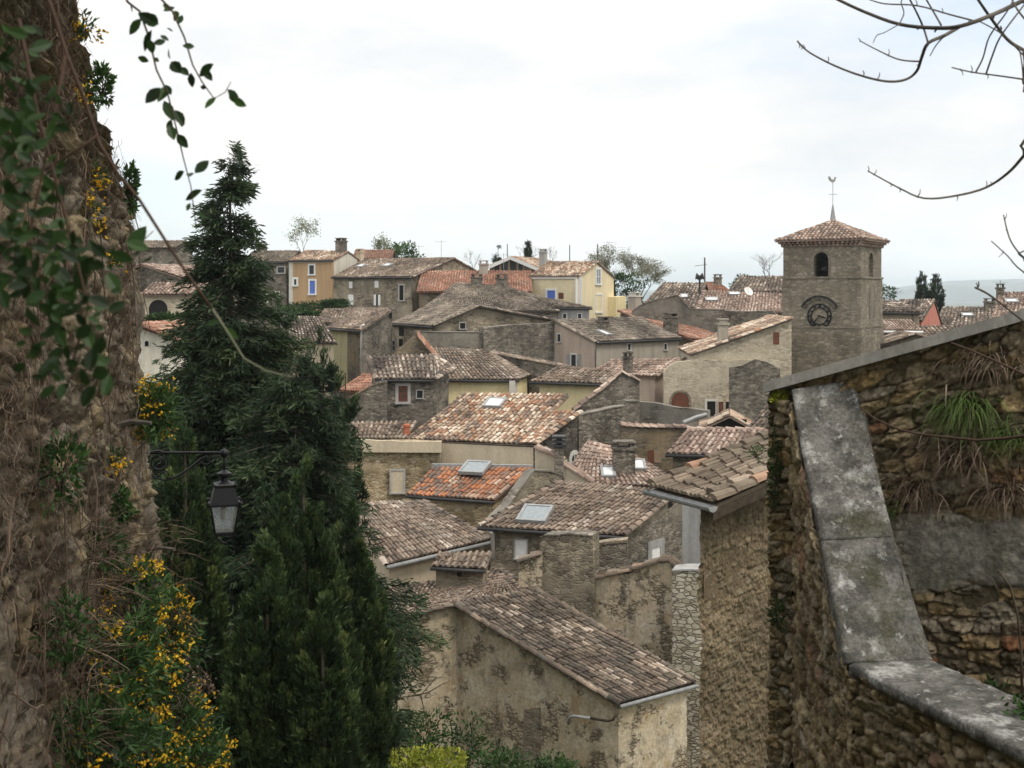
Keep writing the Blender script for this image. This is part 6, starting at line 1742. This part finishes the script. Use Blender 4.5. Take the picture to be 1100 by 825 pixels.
m.tube([P(157, 496, LY), P(160, 506, LY), P(167, 513, LY), P(177, 516, LY), P(190, 512, LY), P(204, 503, LY), P(216, 493, LY), P(222, 490, LY)], 1.2 * u, n=6)
m.tube(spiral(221, 494, 7, 1.5, .6 * math.pi, -2.4 * math.pi), .8 * u, n=6); m.tube(spiral(233, 493, 4, 1, math.pi, -1.6 * math.pi), .7 * u, n=6); m.tube(spiral(178, 509, 4, 1, -.5 * math.pi, 2 * math.pi), .7 * u, n=6)
m.build('scroll', 'iron', LP)
m = MB(); c = P(241, 487, LY); m.lathe(c - V((0, 0, 5 * u)), [(.5 * u, 0), (3.6 * u, 1.5 * u), (5 * u, 5 * u), (3.6 * u, 8.5 * u), (.6 * u, 10 * u)], 12); m.tube([c, P(241, 508, LY)], 1.5 * u, n=8); m.build('hanger', 'iron', LP, smooth=True)
LC = P(241, 0, LY); LC.z = 0; zz = lambda py: (HZ - py) / F * LY
def sq(m, prof, rot=.28):
    vs = []
    for r, py in prof:
        for k in range(4):
            a_ = rot + math.pi / 4 + k * math.pi / 2; vs.append(LC + V((math.cos(a_) * r * u * 1.414, math.sin(a_) * r * u * 1.414, zz(py))))
    n = len(prof); m.add(vs, [(i * 4 + k, i * 4 + (k + 1) % 4, i * 4 + 4 + (k + 1) % 4, i * 4 + 4 + k) for i in range(n - 1) for k in range(4)] + [(3, 2, 1, 0), tuple((n - 1) * 4 + k for k in range(4))])
def cn(r, py, k, rot=.28): a_ = rot + math.pi / 4 + k * math.pi / 2; return LC + V((math.cos(a_) * r * u * 1.414, math.sin(a_) * r * u * 1.414, zz(py)))
m = MB(); m.lathe(LC + V((0, 0, zz(520))), [(10 * u, 0), (8.5 * u, 1.5 * u), (4.5 * u, 4 * u), (4 * u, 7 * u), (7.5 * u, 9.5 * u), (7.5 * u, 12 * u), (3.5 * u, 14 * u), (1.5 * u, 15.5 * u)], 16)
sq(m, [(16.5, 542), (16.5, 539.5), (14.5, 539), (10.8, 523), (11.2, 520), (10.5, 519)])
for k in range(4):
    m.lathe(cn(16, 541, k), [(.02 * 0 + 1.4 * u, 0), (2.4 * u, 1.5 * u), (2. * u, 3.5 * u), (.5 * u, 4.5 * u)], 8); m.lathe(cn(11, 521, k), [(1.2 * u, 0), (1.7 * u, 1.2 * u), (.4 * u, 3 * u)], 8)
m.build('lantern_roof', 'iron', LP)
m = MB()
for k in range(4): m.tube([cn(14.8, 542, k), cn(9.6, 572, k)], 1.2 * u, n=6)
sq(m, [(9.8, 574), (10.4, 573), (10.4, 570.5), (9.6, 570)])
for k in range(4): m.tube([cn(9, 574, k), cn(7, 579, k), cn(1, 583.5, k)], .8 * u, n=5)
m.lathe(LC + V((0, 0, zz(586))), [(.4 * u, 0), (1.4 * u, 1.4 * u), (.8 * u, 3 * u)], 8)
m.build('lantern_frame', 'iron', LP)
gt = NT('lantern_glass'); gt.b.inputs['Transmission Weight'].default_value = 0
tr_ = gt.n.new('ShaderNodeBsdfTransparent'); gl_ = gt.n.new('ShaderNodeBsdfGlossy'); gl_.inputs['Roughness'].default_value = .12; df_ = gt.n.new('ShaderNodeBsdfDiffuse'); df_.inputs[0].default_value = (.3, .32, .33, 1)
mx1 = gt.n.new('ShaderNodeMixShader'); mx1.inputs[0].default_value = .45; gt.put(mx1.inputs[1], gl_.outputs[0]); gt.put(mx1.inputs[2], df_.outputs[0])
mx2 = gt.n.new('ShaderNodeMixShader'); mx2.inputs[0].default_value = .26; gt.put(mx2.inputs[1], tr_.outputs[0]); gt.put(mx2.inputs[2], mx1.outputs[0]); gt.put(gt.n['Material Output'].inputs[0], mx2.outputs[0]); MATS['lantern_glass'] = gt.m
for k in range(4):
    m = MB(); a, b, c_, d_2 = cn(13.9, 543, k), cn(13.9, 543, k + 1), cn(9.2, 570.5, k + 1), cn(9.2, 570.5, k); nn_ = (b - a).cross(d_2 - a).normalized() * .002
    m.poly_prism([a, b, c_, d_2], nn_); m.build('glass_pane', 'lantern_glass', LP)
m = MB(); m.lathe(LC + V((0, 0, zz(558))), [(1 * u, 0), (3 * u, 2 * u), (3.6 * u, 5.5 * u), (2.8 * u, 9.5 * u), (1.6 * u, 12 * u)], 12); bo = m.build('bulb', 'white', LP, smooth=True)
m = MB(); m.lathe(LC + V((0, 0, zz(546))), [(1.9 * u, 0), (2.1 * u, 1 * u), (2.1 * u, 5 * u)], 10); m.build('bulb_socket', 'pot', bo)

# ================================================================== air
hz = bpy.data.materials.new('haze'); hz.use_nodes = True; t_ = hz.node_tree; t_.nodes.remove(t_.nodes['Principled BSDF'])
pv = t_.nodes.new('ShaderNodeVolumePrincipled'); pv.inputs['Color'].default_value = (.83, .92, 1., 1); pv.inputs['Density'].default_value = 1.7e-4; pv.inputs['Anisotropy'].default_value = .25
t_.links.new(pv.outputs[0], t_.nodes['Material Output'].inputs['Volume']); MATS['haze'] = hz
m = MB(); m.abox(-9500, -120, -62, 9500, 16500, 140); tag(m.build('haze', 'haze', loc=(0, 0, -62)), kind='stuff')
# ================================================================== camera, light, sky
cam = bpy.data.cameras.new('camera'); co = bpy.data.objects.new('camera', cam); COL.objects.link(co)
co.location = (0, 0, 0); co.rotation_euler = (R(90), 0, 0)
cam.sensor_fit = 'HORIZONTAL'; cam.sensor_width = 36; cam.lens = 36 * F / 1100; cam.shift_y = -(412.5 - HZ) / 1100
cam.clip_start = .05; cam.clip_end = 40000
cam.dof.use_dof = True; cam.dof.focus_distance = 60; cam.dof.aperture_fstop = 8
SC.camera = co
sd = V((.45, -.5, 1.0)).normalized()
sun = bpy.data.lights.new('sun', 'SUN'); so = bpy.data.objects.new('sun', sun); COL.objects.link(so)
sun.energy = 1.5; sun.angle = R(14); sun.color = (1, .93, .82)
so.rotation_euler = (-sd).to_track_quat('-Z', 'Y').to_euler()
w = bpy.data.worlds.new('World'); SC.world = w; w.use_nodes = True
nt = w.node_tree; N = nt.nodes; L = nt.links; bg = N['Background']; bg.inputs['Strength'].default_value = .1
sky = N.new('ShaderNodeTexSky'); sky.sky_type = 'NISHITA'; sky.sun_disc = False
sky.sun_elevation = math.asin(sd.z); sky.sun_rotation = math.atan2(sd.x, sd.y); sky.air_density = 1.; sky.dust_density = 2.
tc = N.new('ShaderNodeTexCoord'); mp = N.new('ShaderNodeMapping'); L.new(tc.outputs['Generated'], mp.inputs[0])
mp.inputs['Scale'].default_value = (1, 1, 3.2); mp.inputs['Location'].default_value = (2.3, .4, .2)
def wn(sc, det, rg):
    n = N.new('ShaderNodeTexNoise'); L.new(mp.outputs[0], n.inputs['Vector']); n.inputs['Scale'].default_value = sc; n.inputs['Detail'].default_value = det; n.inputs['Roughness'].default_value = rg
    return n.outputs[0]
def wr(f, st):
    n = N.new('ShaderNodeValToRGB'); L.new(f, n.inputs[0])
    while len(n.color_ramp.elements) < len(st): n.color_ramp.elements.new(.5)
    for el, (p, c) in zip(n.color_ramp.elements, st):
        el.position = p; el.color = (*c, 1) if hasattr(c, '__len__') else (c, c, c, 1)
    return n.outputs[0]
def wm(f, a, b, mode='MIX'):
    n = N.new('ShaderNodeMix'); n.data_type = 'RGBA'; n.blend_type = mode
    for i, x in ((0, f), (6, a), (7, b)):
        if hasattr(x, 'links'): L.new(x, n.inputs[i])
        else: n.inputs[i].default_value = x
    return n.outputs[2]
cl = wr(wn(2.2, 7, .55), [(.36, (.74, .79, .86)), (.45, (.85, .87, .895)), (.52, (.93, .925, .92)), (.64, (.98, .97, .955))])
sp_ = N.new('ShaderNodeSeparateXYZ'); L.new(tc.outputs['Generated'], sp_.inputs[0])
grad = wr(sp_.outputs[2], [(0, .78), (.1, .58), (.22, .585), (.4, .74), (1, 1.25)])     # an overcast sky is brighter overhead
cl10 = wm(1., wm(1., cl, (18.7, 18.3, 17.6, 1), 'MULTIPLY'), grad, 'MULTIPLY')
thin = wr(wn(1.5, 6, .5), [(.36, .55), (.52, 0.)])
bl = wm(1., sky.outputs[0], (2.2, 2.2, 2.2, 1), 'MULTIPLY')
L.new(wm(thin, cl10, bl), bg.inputs['Color'])
SC.view_settings.view_transform = 'Standard'; SC.view_settings.look = 'None'; SC.view_settings.exposure = .13; SC.view_settings.gamma = 1
SC.view_settings.use_curve_mapping = False
SC.cycles.use_denoising = True
SC.cycles.max_bounces = 6; SC.cycles.diffuse_bounces = 3; SC.cycles.transmission_bounces = 4; SC.cycles.transparent_max_bounces = 8; SC.cycles.volume_bounces = 2
